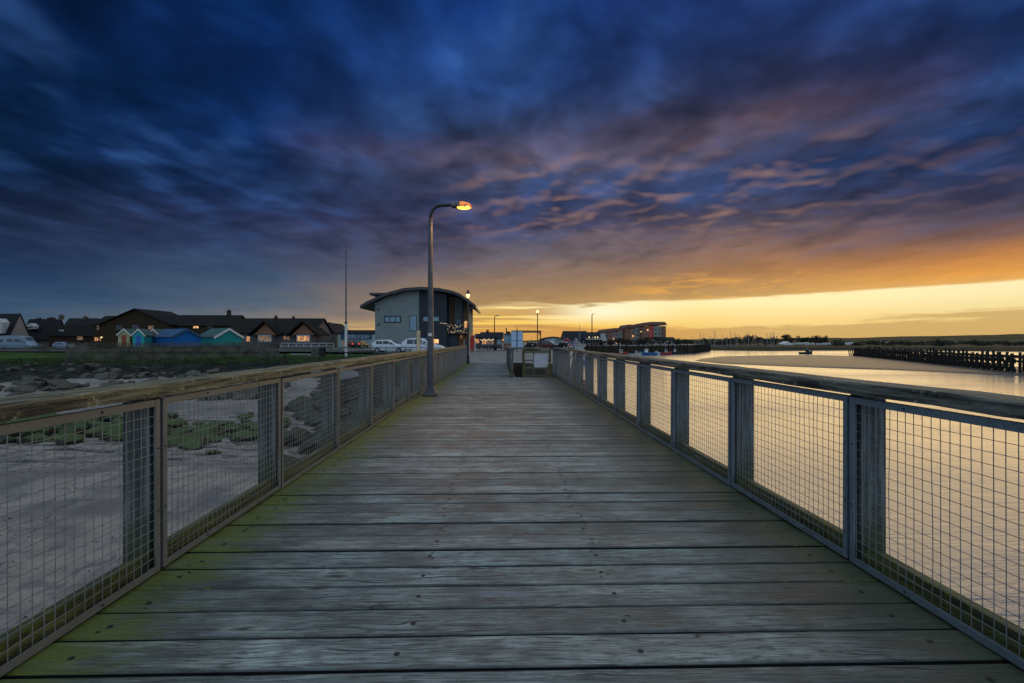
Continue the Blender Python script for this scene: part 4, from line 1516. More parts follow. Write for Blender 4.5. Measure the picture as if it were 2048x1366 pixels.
# --- houses to the far left
h1 = thing('gabled_house', 'pale gable end house with steep dark roof and large dormer at the left edge', 'house')
Y1 = 118.0
xa = lambda p: wx(p, Y1)
za = lambda p, q: wz(p, q, Y1)
gable(h1, xa(-160), xa(20), Y1, Y1 + 4.7, -0.2, za(20, 672), za(39, 628), 'x', 'gable_wall', 'slate', 0.0)
h1r = [o for o in h1.children if o.name.startswith('roof')][0]
m = MB()
x_e = xa(20)
m.loft([[(x_e - 0.02, y_, z_), (x_e + 0.18, y_, z_), (x_e + 0.18, y_, z_ + 0.3), (x_e - 0.02, y_, z_ + 0.3)] for y_, z_ in ((Y1 - 0.3, za(20, 675)), (Y1 + 2.35, za(39, 628) + 0.05), (Y1 + 5.0, za(56, 675)))])
m.build('bargeboard', 'slate', h1r)
m = MB()
m.prism([(xa(-14), za(0, 667)), (xa(9), za(0, 667)), (xa(9), za(0, 645)), (xa(-2), za(0, 637)), (xa(-14), za(0, 645))], 'y', Y1 - 0.6, Y1 + 2.2)
m.build('dormer', 'offwhite', h1)
window(h1, (xa(-1), Y1 - 0.6, za(0, 656)), 1.9, 1.6, 'blueglass', 'front', 'white', 2)

h2 = thing('dormer_house', 'dark tiled house with one small white dormer window behind the van', 'house')
Y1 = 128.0
gable(h2, xa(46), xa(106), Y1, Y1 + 4, -0.2, za(75, 673), za(75, 639), 'x', 'pale_wall', 'slate', 0.4)
m = MB()
m.prism([(xa(52), za(60, 658)), (xa(70), za(60, 658)), (xa(70), za(60, 652)), (xa(61), za(60, 646.5)), (xa(52), za(60, 652))], 'y', Y1 - 0.2, Y1 + 4)
m.build('dormer', 'offwhite', h2)
window(h2, (xa(61), Y1 - 0.2, za(61, 655)), 1.7, 0.75, 'glass', 'front', 'white', 3)
h2r = [o for o in h2.children if o.name.startswith('roof')][0]
chimney(h2r, wx(79, Y1 + 2.5), Y1 + 2.5, wz(79, 640, Y1 + 2.5), 0.25, 1.0)
chimney(h2r, wx(103, Y1 + 2.5), Y1 + 2.5, wz(103, 640, Y1 + 2.5), 0.4, 1.2)
h3 = thing('chimney_house', 'dark house with a stone chimney at each end of its slate roof', 'house')
Y1 = 124.0
gable(h3, xa(119), xa(176), Y1 + 1.5, Y1 + 4.5, -0.2, za(147, 652), za(147, 637), 'x', 'redbrick', 'slate', 0.3)
gable(h3, xa(98), xa(184), Y1, Y1 + 3, -0.2, za(147, 668), za(147, 651), 'x', 'redbrick', 'tile', 0.4)
h3r = [o for o in h3.children if o.name.startswith('roof')][0]
chimney(h3r, wx(123, Y1 + 3), Y1 + 3, wz(123, 639, Y1 + 3), 0.85, 0.75, 'stone')
chimney(h3r, wx(171, Y1 + 3), Y1 + 3, wz(171, 639, Y1 + 3), 0.55, 0.75, 'stone')
window(h3, (xa(126), Y1 - 0.35, za(126, 661)), 1.1, 0.35, 'blueglass', 'front', 'offwhite')
window(h3, (xa(160), Y1, za(160, 676)), 1.4, 0.9, 'litdim', 'front', 'offwhite', 2)

h4 = thing('end_house', 'plain gable house with two chimneys right of the hotel bays', 'house')
Y1 = 112.0
gable(h4, xa(627), xa(672), Y1, Y1 + 12, -0.2, za(650, 667), za(640, 646), 'y', 'pale_wall', 'slate', 0.3)
h4r = [o for o in h4.children if o.name.startswith('roof')][0]
chimney(h4r, wx(638.5, Y1 + 3), Y1 + 3, wz(638.5, 648, Y1 + 3), 0.45, 0.4)
chimney(h4r, wx(659, Y1 + 3), Y1 + 3, wz(659, 656, Y1 + 3), 0.9, 0.35)
h5 = thing('shop_building', 'low dark shop with a long blue lettered fascia behind the flagpole', 'shop')
Y1 = 105.0
gable(h5, xa(676), xa(752), Y1, Y1 + 9, -0.2, za(715, 668), za(715, 661), 'x', 'teal_wall', 'slate', 0.2)
m = MB()
m.box(xa(682), xa(744), Y1 - 0.15, Y1 - 0.01, za(715, 679), za(715, 668))
fa = m.build('fascia', 'sign_blue', h5)
m = MB()
rnd = random.Random(3)
x = xa(696)
zl0, zl1 = za(715, 677.3), za(715, 669.5)
while x < xa(741):
    w_ = rnd.uniform(0.22, 0.36)
    m.box(x, x + 0.08, Y1 - 0.19, Y1 - 0.152, zl0, zl1)
    if rnd.random() < 0.7:
        m.box(x + w_ - 0.08, x + w_, Y1 - 0.19, Y1 - 0.152, zl0, zl1)
    zz = rnd.choice((zl0, (zl0 + zl1) / 2, zl1 - 0.08))
    m.box(x + 0.08, x + w_ - 0.08, Y1 - 0.189, Y1 - 0.153, zz, zz + 0.08)
    x += w_ + 0.12
m.build('fascia_letters', 'sign_letters', fa)
for p in (690, 705, 720, 736):
    window(h5, (xa(p), Y1, za(p, 686)), 1.1, 1.0, 'litdim' if p != 736 else 'blueglass', 'front', 'offwhite', 2)


# --- beach huts
def hut(px0, px1, Y, base_py, eave_py, apex_py, depth, front, side_m, roof_m, label, door=None, rot=0.0, over=0.12, barge='bargeboard'):
    pxm = (px0 + px1) / 2
    cx = wx(pxm, Y)
    zb_ = wz(pxm, base_py, Y)
    w_ = wx(px1, Y) - wx(px0, Y)
    ze, zr_ = wz(pxm, eave_py, Y) - zb_, wz(pxm, apex_py, Y) - zb_
    o = thing('beach_hut', label, 'beach hut', (cx, Y, zb_), rot, 'painted beach huts behind the paling fence')
    gable(o, -w_ / 2, w_ / 2, 0, depth, 0, ze, zr_ - 0.12, 'y', side_m, roof_m, over, barge, 0.09)
    m = MB()
    m.prism([(-w_ / 2, 0), (w_ / 2, 0), (w_ / 2, ze), (0, zr_ - 0.14), (-w_ / 2, ze)], 'y', -0.03, -0.003)
    m.build('front_boards', front, o)
    if door:
        m = MB()
        m.box(-w_ * 0.2, w_ * 0.2, -0.065, -0.032, 0.05, ze * 0.95)
        m.build('door', door, o)
    for sx in (-1, 1):
        for yy in (0.1, depth - 0.2):
            box_part('stilt', 'bench', o, sx * w_ * 0.4 - 0.06, sx * w_ * 0.4 + 0.06, yy, yy + 0.12, -0.55, 0.0)
    return o


hut(238, 258, 58, 693, 669, 657, 2.6, 'hut_cream', 'hut_green', 'hut_roof', 'cream beach hut with orange red door, leftmost of the huts', 'red_door', R(16))
hut(267, 287, 58, 694, 670, 657, 2.6, 'hut_turq', 'hut_teal', 'hut_roof', 'turquoise beach hut with bright blue door', 'blue_door', R(16))
hut(297, 316, 61, 692, 669, 657.5, 2.6, 'hut_pink', 'hut_blue', 'hut_roof', 'pink red beach hut mostly hidden, only its white trimmed gable showing', 'red_door', R(16))


def corner_hut(px_c, Y, rot, px_r, px_l, base_py, eave_py, apex_py, wall_m, roof_m, label, over, barge):
    """a hut seen on its corner: gable to the right, long side to the left"""
    cx, cy = wx(px_c, Y), Y

    def reach(dx, dy, px):
        u = ray(px)
        k = u[0] / u[1]
        return (k * cy - cx) / (dx - k * dy)
    w_ = reach(math.cos(rot), math.sin(rot), px_r)
    ln = reach(-math.sin(rot), math.cos(rot), px_l)
    zb_ = wz(px_c, base_py, Y)
    ze, zr_ = wz(px_c, eave_py, Y) - zb_, wz(px_c, apex_py, Y + w_ * 0.45) - zb_
    o = thing('beach_hut', label, 'beach hut', (cx, cy, zb_), rot, 'painted beach huts behind the paling fence')
    gable(o, 0, w_, 0, ln, 0, ze, zr_ - 0.12, 'y', wall_m, roof_m, over, barge, 0.09)
    for sx in (0.2, w_ - 0.2):
        for yy in (0.2, ln - 0.3):
            box_part('stilt', 'bench', o, sx - 0.06, sx + 0.06, yy, yy + 0.12, -0.7, 0.0)
    return o


corner_hut(343, 59, R(62), 403, 299, 693, 674, 657, 'hut_blue', 'hut_roof2', 'big royal blue beach hut seen on its corner, plain boarded end', 0.12, 'hut_roof2')
corner_hut(429, 63, R(58), 484, 396, 692, 673.5, 656, 'hut_teal', 'hut_roof', 'teal green beach hut with white bargeboards, rightmost of the huts', 0.16, 'bargeboard')

# --- paling fence
pf = thing('paling_fence', 'weathered grey wooden paling fence in front of the beach huts', 'fence')
A_, B_ = ground(133, 724, -0.48), ground(560, 711, -0.22)
mid = ground(182, 723.5, -0.48)
path_ = [A_, mid, B_]
rnd = random.Random(2)
nb = 0
for (p, q), hh in zip(zip(path_, path_[1:]), ((1.75, 1.75), (1.75, 1.5))):
    dv = Vector((q[0] - p[0], q[1] - p[1]))
    ln = dv.length
    cells = max(1, int(ln / 2.4))
    for c_i in range(cells):
        m = MB()
        s0, s1 = ln * c_i / cells, ln * (c_i + 1) / cells
        s = s0
        while s < s1 - 0.05:
            f = s / ln
            bx_, by_ = p[0] + dv.x * f, p[1] + dv.y * f
            zg = height(bx_, by_)[0]
            h_ = hh[0] + (hh[1] - hh[0]) * f + rnd.uniform(-0.07, 0.05)
            ux, uy = dv.x / ln, dv.y / ln
            lean = rnd.uniform(-0.02, 0.02)
            pts = [(bx_ - ux * 0.05, by_ - uy * 0.05), (bx_ + ux * 0.05, by_ + uy * 0.05), (bx_ + ux * 0.05 - uy * 0.02, by_ + uy * 0.05 + ux * 0.02), (bx_ - ux * 0.05 - uy * 0.02, by_ - uy * 0.05 + ux * 0.02)]
            m.loft([[(a, b, zg - 0.1) for a, b in pts], [(a + lean, b, zg + h_) for a, b in pts]])
            s += 0.145 + rnd.uniform(0, 0.03)
        for zz in (0.4, 1.2):
            f0, f1 = s0 / ln, s1 / ln
            a = (p[0] + dv.x * f0 - uy * 0.05, p[1] + dv.y * f0 + 0.06, height(p[0] + dv.x * f0, p[1] + dv.y * f0)[0] + zz)
            b = (p[0] + dv.x * f1 - uy * 0.05, p[1] + dv.y * f1 + 0.06, height(p[0] + dv.x * f1, p[1] + dv.y * f1)[0] + zz)
            m.bar(a, b, 0.08)
        m.build('paling_panel', 'paling', pf)

# --- railings, walls and furniture on the lawn
def simple_rail(name, label, p0, p1, n_, h_, mat, rails=2, cat='railing', r=0.05):
    o = thing(name, label, cat)
    m = MB()
    for i in range(1, rails + 1):
        m.bar((p0[0], p0[1], p0[2] + h_ * i / rails), (p1[0], p1[1], p1[2] + h_ * i / rails), r)
    m.build('rails', mat, o)
    for i in range(n_ + 1):
        f = i / n_
        x_, y_, z_ = (p0[k] + (p1[k] - p0[k]) * f for k in range(3))
        b = MB()
        b.bar((x_, y_, z_ - 0.2), (x_, y_, z_ + h_ + 0.03), r)
        b.build('post', mat, o)
    return o


Yr = 46.0
simple_rail('promenade_railing', 'thin grey metal railing along the promenade in front of the white cars', (wx(640, Yr + 10), Yr + 10, -0.35), (wx(852, Yr), Yr, -0.25), 9, 1.0, 'steel', 2, 'railing', 0.06)
simple_rail('garden_rail', 'pale wooden post and rail fence in front of the lit bay window', (wx(562, 88), 88, 0.0), (wx(668, 88), 88, 0.0), 7, 1.0, 'offwhite', 2, 'fence', 0.10)
m = MB()
ya = 74.0
for i in range(22):
    xa0 = wx(-60, ya) + i * 0.75
    m.box(xa0, xa0 + 0.73, ya, ya + 0.4, -0.4, 0.32 + 0.06 * math.sin(i * 1.7))
tag(m.build('stone_wall', 'stone'), 'low rubble stone wall along the grass below the parked van', 'wall')
m = MB()
m.box(wx(560, 80), wx(640, 80), 80, 80.3, -0.3, 0.35)
tag(m.build('low_wall', 'pale_wall'), 'low pale wall at the edge of the lawn below the post and rail fence', 'wall')


def picnic(px, py, z, label, sc_=1.0):
    gx, gy = ground(px, py, z)
    o = thing('picnic_table', label, 'picnic table', (gx, gy, z), R(8))
    m = MB()
    for i in range(5):
        m.box(-0.95, 0.95, -0.36 + i * 0.146, -0.36 + i * 0.146 + 0.135, 0.72, 0.76)
    m.build('tabletop', 'bench', o)
    for sy in (-1, 1):
        m = MB()
        for i in range(2):
            a = sy * 0.68 + (i - 0.5) * 0.14
            m.box(-0.95, 0.95, a - 0.065, a + 0.065, 0.43, 0.47)
        m.build('seat', 'bench', o)
    for sx in (-0.65, 0.65):
        m = MB()
        m.bar((sx, -0.30, 0.72), (sx, -0.72, 0.0), 0.08)
        m.bar((sx, 0.30, 0.72), (sx, 0.72, 0.0), 0.08)
        m.bar((sx, -0.75, 0.39), (sx, 0.75, 0.39), 0.07)
        m.build('trestle', 'bench', o)
    return o


picnic(550, 727, -0.45, 'dark picnic table on the grass nearest to the boardwalk railing')
picnic(512, 710, -0.2, 'dark picnic table against the right end of the paling fence')
gx, gy = ground(521, 722, -0.4)
m = MB()
m.tube([(gx, gy, -0.5), (gx, gy, 1.35)], 0.05, 8)
tag(m.build('marker_post', 'steel'), 'thin grey post on the grass left of the near picnic table', 'post')
gx, gy = ground(645, 713, -0.35)
bin_ = thing('litter_bin', 'dark round litter bin on the grass beside the path', 'litter bin', (gx, gy, -0.35))
m = MB()
m.tube([(0, 0, 0), (0, 0, 0.85)], [0.34, 0.38], 12)
m.build('bin_body', 'dark_steel', bin_, smooth=True)
m = MB()
m.tube([(0, 0, 0.86), (0, 0, 1.02), (0, 0, 1.08)], [0.42, 0.40, 0.2], 12)
m.build('bin_lid', 'dark_steel', bin_, smooth=True)
gx, gy = ground(630, 714, -0.35)
m = MB()
m.prism([(-0.4, 0), (0.4, 0), (0.33, 0.85), (-0.33, 1.0)], 'y', -0.12, 0.12)
o = m.build('stone_marker', 'stone', loc=(gx, gy, -0.35))
tag(o, 'grey standing stone slab on the grass left of the litter bin', 'stone')

fp = thing('flagpole', 'tall bare flagpole with white base and blue bands on the grass', 'flagpole', (wx(692, 54), 54, -0.35))
m = MB()
m.tube([(0, 0, 0), (0, 0, 3.55)], 0.14, 12)
m.build('base_mast', 'white', fp, smooth=True)
for z0 in (0.42, 0.95):
    m = MB()
    m.tube([(0, 0, z0), (0, 0, z0 + 0.12)], 0.146, 12)
    m.build('blue_band', 'sign_blue', fp, smooth=True)
m = MB()
m.tube([(0, 0, 3.55), (0, 0, 3.75)], 0.15, 10)
m.build('collar', 'dark_steel', fp, smooth=True)
m = MB()
m.tube([(0, 0, 3.75), (0, 0, 11.3)], [0.085, 0.055], 10)
m.build('pole', 'steel', fp, smooth=True)
m = MB()
m.ball((0, 0, 11.36), 0.09, 8)
m.build('finial', 'dark_steel', fp, smooth=True)

tt = thing('info_totem', 'slim cream information totem with dark edge standing before the white car', 'sign', (wx(837, 44), 44, -0.2), R(-20))
m = MB()
m.box(-0.17, 0.17, -0.06, 0.06, 0.0, 2.5)
m.build('core', 'dark_steel', tt)
m = MB()
m.box(-0.13, 0.19, -0.085, -0.062, 0.28, 2.46)
m.box(-0.13, 0.19, -0.085, -0.062, 0.05, 0.20)
fc = m.build('face_panel', 'cream', tt)
m = MB()
for zz in (1.62, 1.78, 1.95):
    m.box(-0.01, 0.05, -0.090, -0.087, zz, zz + 0.07)
m.build('pictograms', 'dark_steel', fc)

# red hooded board beside the cafe
rb = thing('red_hood_board', 'tall red round topped board on pale posts beside the lantern post', 'board', (wx(944.5, 52), 52, 0.0))
m = MB()
pr = [(0.21 * math.cos(math.pi * i / 10), 1.72 + 0.25 * math.sin(math.pi * i / 10)) for i in range(11)]
m.prism(pr + [(-0.21, 0.75), (-0.12, 0.45), (0.12, 0.45), (0.21, 0.75)], 'y', -0.10, 0.10)
m.build('hood', 'red_plastic', rb)
for sx in (-0.27, 0.29):
    m = MB()
    m.bar((sx, 0.0, 0), (sx, 0.0, 2.0), 0.08)
    m.build('post', 'offwhite', rb)


# ------------------------------------------------------------------ vehicles
def car(name, label, loc, rot, paint, kind='hatch', group=None, tail=None):
    o = thing(name, label, 'van' if kind == 'van' else 'car', loc, rot, group)
    # stations along x: (x, z_low, z_belt, z_top, half width belt, half width top)
    if kind == 'van':
        Ls = [(-3.3, 0.55, 1.3, 2.45, 0.95, 0.86), (-3.2, 0.4, 1.3, 2.62, 1.02, 0.92), (-1.0, 0.35, 1.3, 2.68, 1.02, 0.93), (1.0, 0.35, 1.3, 2.62, 1.02, 0.92), (1.7, 0.35, 1.25, 2.45, 1.01, 0.86), (2.4, 0.35, 1.22, 1.6, 1.0, 0.80), (2.6, 0.35, 1.15, 1.25, 0.98, 0.82), (3.2, 0.42, 0.95, 1.02, 0.92, 0.78), (3.35, 0.5, 0.8, 0.85, 0.8, 0.7)]
        wheels, wr = (-2.0, 2.35), 0.34
        glass_rng = [(-2.9, -2.1, 1.45, 2.0), (-1.3, -0.2, 1.45, 2.0), (0.1, 1.1, 1.45, 2.0), (1.25, 2.05, 1.32, 1.95)]
    elif kind == 'suv':
        Ls = [(-2.1, 0.55, 0.95, 1.05, 0.78, 0.70), (-2.0, 0.35, 1.0, 1.25, 0.88, 0.74), (-1.55, 0.3, 1.02, 1.60, 0.92, 0.66), (-0.6, 0.28, 1.0, 1.68, 0.93, 0.68), (0.25, 0.28, 0.98, 1.62, 0.93, 0.66), (1.05, 0.28, 0.95, 1.08, 0.92, 0.72), (1.75, 0.3, 0.86, 0.94, 0.88, 0.68), (2.1, 0.36, 0.72, 0.80, 0.80, 0.62), (2.2, 0.45, 0.6, 0.64, 0.68, 0.55)]
        wheels, wr = (-1.35, 1.3), 0.35
        glass_rng = [(-1.45, -0.75, 1.05, 1.50), (-0.68, 0.05, 1.03, 1.54), (0.1, 0.62, 1.02, 1.40)]
    else:
        Ls = [(-1.9, 0.5, 0.85, 0.95, 0.72, 0.66), (-1.82, 0.32, 0.92, 1.10, 0.82, 0.70), (-1.45, 0.28, 0.94, 1.42, 0.85, 0.62), (-0.6, 0.26, 0.93, 1.48, 0.86, 0.62), (0.2, 0.26, 0.91, 1.42, 0.86, 0.60), (0.95, 0.26, 0.88, 0.98, 0.85, 0.66), (1.55, 0.28, 0.80, 0.88, 0.80, 0.62), (1.85, 0.36, 0.66, 0.72, 0.72, 0.56), (1.95, 0.42, 0.55, 0.58, 0.60, 0.5)]
        wheels, wr = (-1.2, 1.2), 0.30
        glass_rng = [(-1.40, -0.68, 0.98, 1.32), (-0.6, 0.05, 0.97, 1.36), (0.1, 0.55, 0.95, 1.24)]
    m = MB()
    rings = []
    for x_, zl, zbt, zt_, wb, wt in Ls:
        rings.append([(x_, -wb * 0.92, zl), (x_, -wb, (zl + zbt) / 2), (x_, -wb * 0.97, zbt), (x_, -wt, zt_ - 0.04), (x_, -wt * 0.85, zt_), (x_, wt * 0.85, zt_), (x_, wt, zt_ - 0.04), (x_, wb * 0.97, zbt), (x_, wb, (zl + zbt) / 2), (x_, wb * 0.92, zl)])
    m.loft(rings)
    m.build('body', paint, o, smooth=True)

    def at_station(x_):
        for a, b in zip(Ls, Ls[1:]):
            if a[0] <= x_ <= b[0]:
                f = (x_ - a[0]) / (b[0] - a[0])
                return [a[i] + (b[i] - a[i]) * f for i in range(6)]
        return Ls[-1]
    for sy in (-1, 1):
        for a, b, z0, z1 in glass_rng:
            def P(x_, z_):
                s = at_station(x_)
                f = max(0, min(1, (z_ - s[2]) / max(0.05, s[3] - 0.04 - s[2])))
                return (x_, sy * (s[4] * 0.97 + (s[5] - s[4] * 0.97) * f + 0.012), z_)
            zt1, zt2 = min(z1, at_station(a)[3] - 0.10), min(z1, at_station(b)[3] - 0.10)
            g = MB()
            g.add([P(a, z0), P(b, z0), P(b, max(z0 + 0.05, zt2)), P(a, max(z0 + 0.05, zt1))], [(0, 1, 2, 3) if sy < 0 else (3, 2, 1, 0)])
            g.build('side_window', 'glass', o)
    # windscreen and rear window
    i = 4 if kind != 'van' else 4
    sa_, sb_ = Ls[i], Ls[i + 1]
    g = MB()
    f0, f1 = 0.10, 0.88

    def W(f, s):
        x_ = sa_[0] + (sb_[0] - sa_[0]) * f
        z_ = sa_[3] + (sb_[3] - sa_[3]) * f + 0.012
        return (x_ + 0.01, s * (sa_[5] + (sb_[5] - sa_[5]) * f) * 0.84, z_)
    g.add([W(f0, -1), W(f0, 1), W(f1, 1), W(f1, -1)], [(0, 1, 2, 3)])
    g.build('windscreen', 'glass', o)
    for wx_ in wheels:
        for sy in (-1, 1):
            yy = sy * (0.80 if kind != 'van' else 0.90)
            t_ = MB()
            t_.tube([(wx_, yy - 0.10, wr), (wx_, yy + 0.115, wr)], wr, 16)
            w_ = t_.build('wheel', 'tyre', o)
            t_ = MB()
            t_.tube([(wx_, yy + sy * 0.10, wr), (wx_, yy + sy * 0.128, wr)], wr * 0.62, 12)
            t_.build('rim', 'rim', w_)
    for sy in (-1, 1):
        e = Ls[-2]
        l_ = MB()
        l_.box(e[0] - 0.12, e[0] + 0.05, sy * e[4] * 0.92 - 0.12, sy * e[4] * 0.92 + 0.06 if sy > 0 else sy * e[4] * 0.92 + 0.12, e[2] - 0.12, e[2] + 0.02)
        l_.build('headlight', 'lens', o)
        e = Ls[0]
        l_ = MB()
        l_.box(e[0] - 0.02, e[0] + 0.12, sy * 0.66 - 0.08, sy * 0.66 + 0.08, e[2] - 0.10, e[2] + 0.1)
        l_.build('tail_light', tail or 'red_plastic', o)
        mr = MB()
        s = at_station(0.6 if kind != 'van' else 2.1)
        mr.box(s[0] - 0.05, s[0] + 0.1, sy * s[4] - 0.03 if sy > 0 else sy * s[4] - 0.18, sy * s[4] + 0.18 if sy > 0 else sy * s[4] + 0.03, s[2] + 0.05, s[2] + 0.2)
        mr.build('wing_mirror', paint, o)
    return o


cg = 'white cars parked by the cafe'
car('parked_car', 'small white hatchback parked behind the promenade railing left of the totem', (wx(781, 56), 56, 0.03), R(-6), 'car_white', 'hatch', cg)
car('parked_car', 'white crossover car parked behind the lamp and totem by the cafe', (wx(846, 52), 52, 0.0), R(-10), 'car_white', 'suv', cg)
car('camper_van', 'long white camper van parked on the road at the left edge', (wx(38, 96), 96, -0.25), R(-4), 'van_paint', 'van')
car('parked_car', 'pale car parked right of the camper van below the chimney house', (wx(130, 100), 100, -0.25), R(-4), 'van_paint', 'hatch')
car('parked_car', 'dark car with red tail lights glowing in front of the blue lettered shop', (wx(722, 95), 95, 0.02), R(75), 'car_dark', 'hatch', None, 'red_light')
car('parked_car', 'dark red car parked beside the flagpole in front of the shop', (wx(706, 97), 97, 0.02), R(85), 'car_red', 'hatch')

# ------------------------------------------------------------------ buildings and kit beyond the end of the pier
ch = thing('cafe_house', 'low slate roofed house with warm lights under its eaves at the end of the pier', 'house')
Y1 = 92.0
gable(ch, xa(962), xa(1004), Y1, Y1 + 9, -0.1, za(985, 677), za(985, 665.5), 'x', 'pale_wall', 'slate', 0.3)
gable(ch, xa(949), xa(962), Y1 + 1, Y1 + 8, -0.1, za(955, 676), za(955, 669), 'x', 'pale_wall', 'slate', 0.15)
cr_ = [o for o in ch.children if o.name.startswith('roof')][0]
chimney(cr_, wx(975, Y1 + 4.5), Y1 + 4.5, wz(975, 666.5, Y1 + 4.5), 0.25, 0.5)
for p, mt in ((954, 'lit'), (968, 'lit'), (976, 'litdim'), (986, 'litdim'), (998, 'blueglass')):
    window(ch, (xa(p), Y1 + (1 if p < 960 else 0), za(p, 684 if p > 960 else 682)), 0.75, 0.85, mt, 'front', 'offwhite', 2)
fl = MB()
for i in range(15):
    p = 962 + i * 1.9
    fl.ball((xa(p), Y1 - 0.45, za(p, 679.5 + 1.2 * math.sin(i * 1.3))), 0.07, 6)
tag(fl.build('festoon_lights', 'fairy'), 'string of warm bulbs along the eaves of the low cafe house', 'string lights')
for i, (p, yy) in enumerate(((967, 80), (979, 78), (991, 76))):
    o = picnic(p, 690, -0.02, ['dark picnic table left of two outside the low cafe house', 'dark picnic table in the middle outside the low cafe house', 'dark picnic table beside the slim unlit lamp post'][i])
    o.location = (wx(p, yy), yy, 0.0)
    o.rotation_euler = (0, 0, R(25 * i))
for p, lab in ((987.5, 'dark figure of a small conifer tree in a pot outside the cafe house'),):
    o = thing('potted_conifer', lab, 'potted tree', (wx(990.5, 73), 73, 0.0))
    m = MB()
    m.tube([(0, 0, 0), (0, 0, 0.4)], [0.2, 0.26], 10)
    m.build('pot', 'dark_steel', o, smooth=True)
    m = MB()
    rnd = random.Random(9)
    for i in range(260):
        f = rnd.random()
        r_ = 0.48 * (1 - f) + 0.05
        a = rnd.uniform(0, 6.28)
        c_ = Vector((math.cos(a) * r_ * rnd.uniform(0.5, 1), math.sin(a) * r_ * rnd.uniform(0.5, 1), 0.4 + f * 1.6))
        d1 = Vector((rnd.uniform(-1, 1), rnd.uniform(-1, 1), rnd.uniform(-0.6, 0.3))).normalized() * 0.12
        d2 = Vector((rnd.uniform(-1, 1), rnd.uniform(-1, 1), rnd.uniform(-1, 1))).normalized() * 0.05
        m.add([c_ - d1, c_ + d2, c_ + d1], [(0, 1, 2)])
    m.build('crown', 'leaf', o)

kb = thing('double_board', 'large pale blue two panel board on a dark post at the quay', 'board', (wx(1034, 62), 62, 0.0))
for sx in (-1, 1):
    for z0, z1 in ((0.50, 1.38), (1.44, 2.55)):
        m = MB()
        a, b = sorted((sx * 0.06, sx * 0.72))
        m.box(a, b, -0.05, 0.0, z0, z1)
        m.build('panel', 'pale_blue', kb)
m = MB()
m.bar((0, -0.02, 0), (0, -0.02, 3.05), 0.11)
m.build('post', 'sign_blue', kb)
m = MB()
m.box(-0.74, 0.74, 0.002, 0.05, 0.46, 2.58)
m.build('backing', 'sign_blue', kb)
kk = thing('harbour_kiosk', 'small blue glazed kiosk with vents on its roof left of the pale board', 'kiosk', (wx(1016, 70), 70, 0.0))
m = MB()
m.box(-0.62, 0.62, 0, 2.2, 0, 1.05)
m.build('lower_wall', 'apt_brown', kk)
m = MB()
m.box(-0.56, 0.56, 0.06, 2.14, 1.05, 2.25)
m.build('glazing', 'blueglass', kk)
m = MB()
m.box(-0.68, 0.68, -0.06, 2.26, 2.25, 2.42)
rk = m.build('roof', 'sign_blue', kk)
m = MB()
m.box(-0.15, 0.35, 0.6, 1.2, 2.42, 2.72)
m.tube([(-0.22, 0.9, 2.42), (-0.22, 0.9, 3.25)], 0.08, 8)
m.build('roof_vent', 'dark_steel', rk)
gt = thing('steel_gantry', 'dark steel portal gantry with a flat beam beside the pale board', 'gantry', (0, 76, 0))
m = MB()
m.box(wx(1023, 76), wx(1082.5, 76), -0.15, 0.15, wz(1050, 665.5, 76), wz(1050, 661, 76))
m.build('beam', 'apt_brown', gt)
for p in (1024.5, 1081):
    m = MB()
    m.bar((wx(p, 76), 0, 0), (wx(p, 76), 0, wz(1050, 665.6, 76)), 0.16)
    m.build('leg', 'dark_steel', gt)
m = MB()
m.bar((wx(1081, 76), 0, wz(1081, 671, 76)), (wx(1077, 76), 0, wz(1077, 665.6, 76)), 0.12)
m.build('brace', 'dark_steel', gt)


# stacks of fishing gear on the quay
def pot_proto():
    o = thing('lobster_pot', 'x', 'lobster pot')
    m = MB()
    for xx in (-0.35, 0, 0.35):
        pts = [(xx, 0.25 * math.cos(math.pi * i / 8), 0.03 + 0.34 * math.sin(math.pi * i / 8)) for i in range(9)]
        for p, q in zip(pts, pts[1:]):
            m.bar(p, q, 0.035)
    for sy in (-0.25, 0, 0.25):
        zz = 0.37 if sy == 0 else 0.03
        m.bar((-0.37, sy, zz), (0.37, sy, zz), 0.035)
    m.build('hoops', 'dark_steel', o)
    m = MB()
    rings = [[(xx, 0.24 * math.cos(math.pi * i / 8), 0.03 + 0.32 * math.sin(math.pi * i / 8)) for i in range(9)] for xx in (-0.34, 0.34)]
    m.loft(rings)
    m.build('netting', 'netting', o)
    m = MB()
    m.ball((0.15, -0.2, 0.42), 0.11, 8)
    m.build('float', 'white', o, smooth=True)
    return o


pp = pot_proto()
rnd = random.Random(12)
first = True
for (p0, p1, yy, cnt, lab) in ((1052, 1074, 66, 14, 'black lobster pot with white float heaped on the quay by the globe lamp post'), (1108, 1138, 74, 22, 'black lobster pot in the heap at the quay edge below the white shed')):
    for i in range(cnt):
        o = pp if first else dup(pp)
        first = False
        lvl = rnd.choice((0, 0, 1, 1, 2)) + rnd.uniform(0, 0.25)
        o.location = (wx(rnd.uniform(p0, p1), yy), yy + rnd.uniform(-1.2, 1.2), 0.36 * lvl)
        o.rotation_euler = (0, 0, rnd.uniform(0, 3.14))
        o['label'] = lab
        o['group'] = 'lobster pots by the globe lamp' if p0 < 1100 else 'lobster pots at the quay edge'
m = MB()
for i in range(6):
    m.ball((wx(1127 + i * 2.2, 80), 80 + (i % 3) * 0.4, 1.0 + 0.3 * (i % 2) + 0.12 * i % 0.5), 0.24, 10)
m.box(wx(1125, 80), wx(1141, 80), 79.6, 81.0, 0.0, 0.85)
tag(m.build('buoy_crate', 'pink', smooth=True), 'crate heaped with pink buoys on the quay by the lobster pots', 'crate')

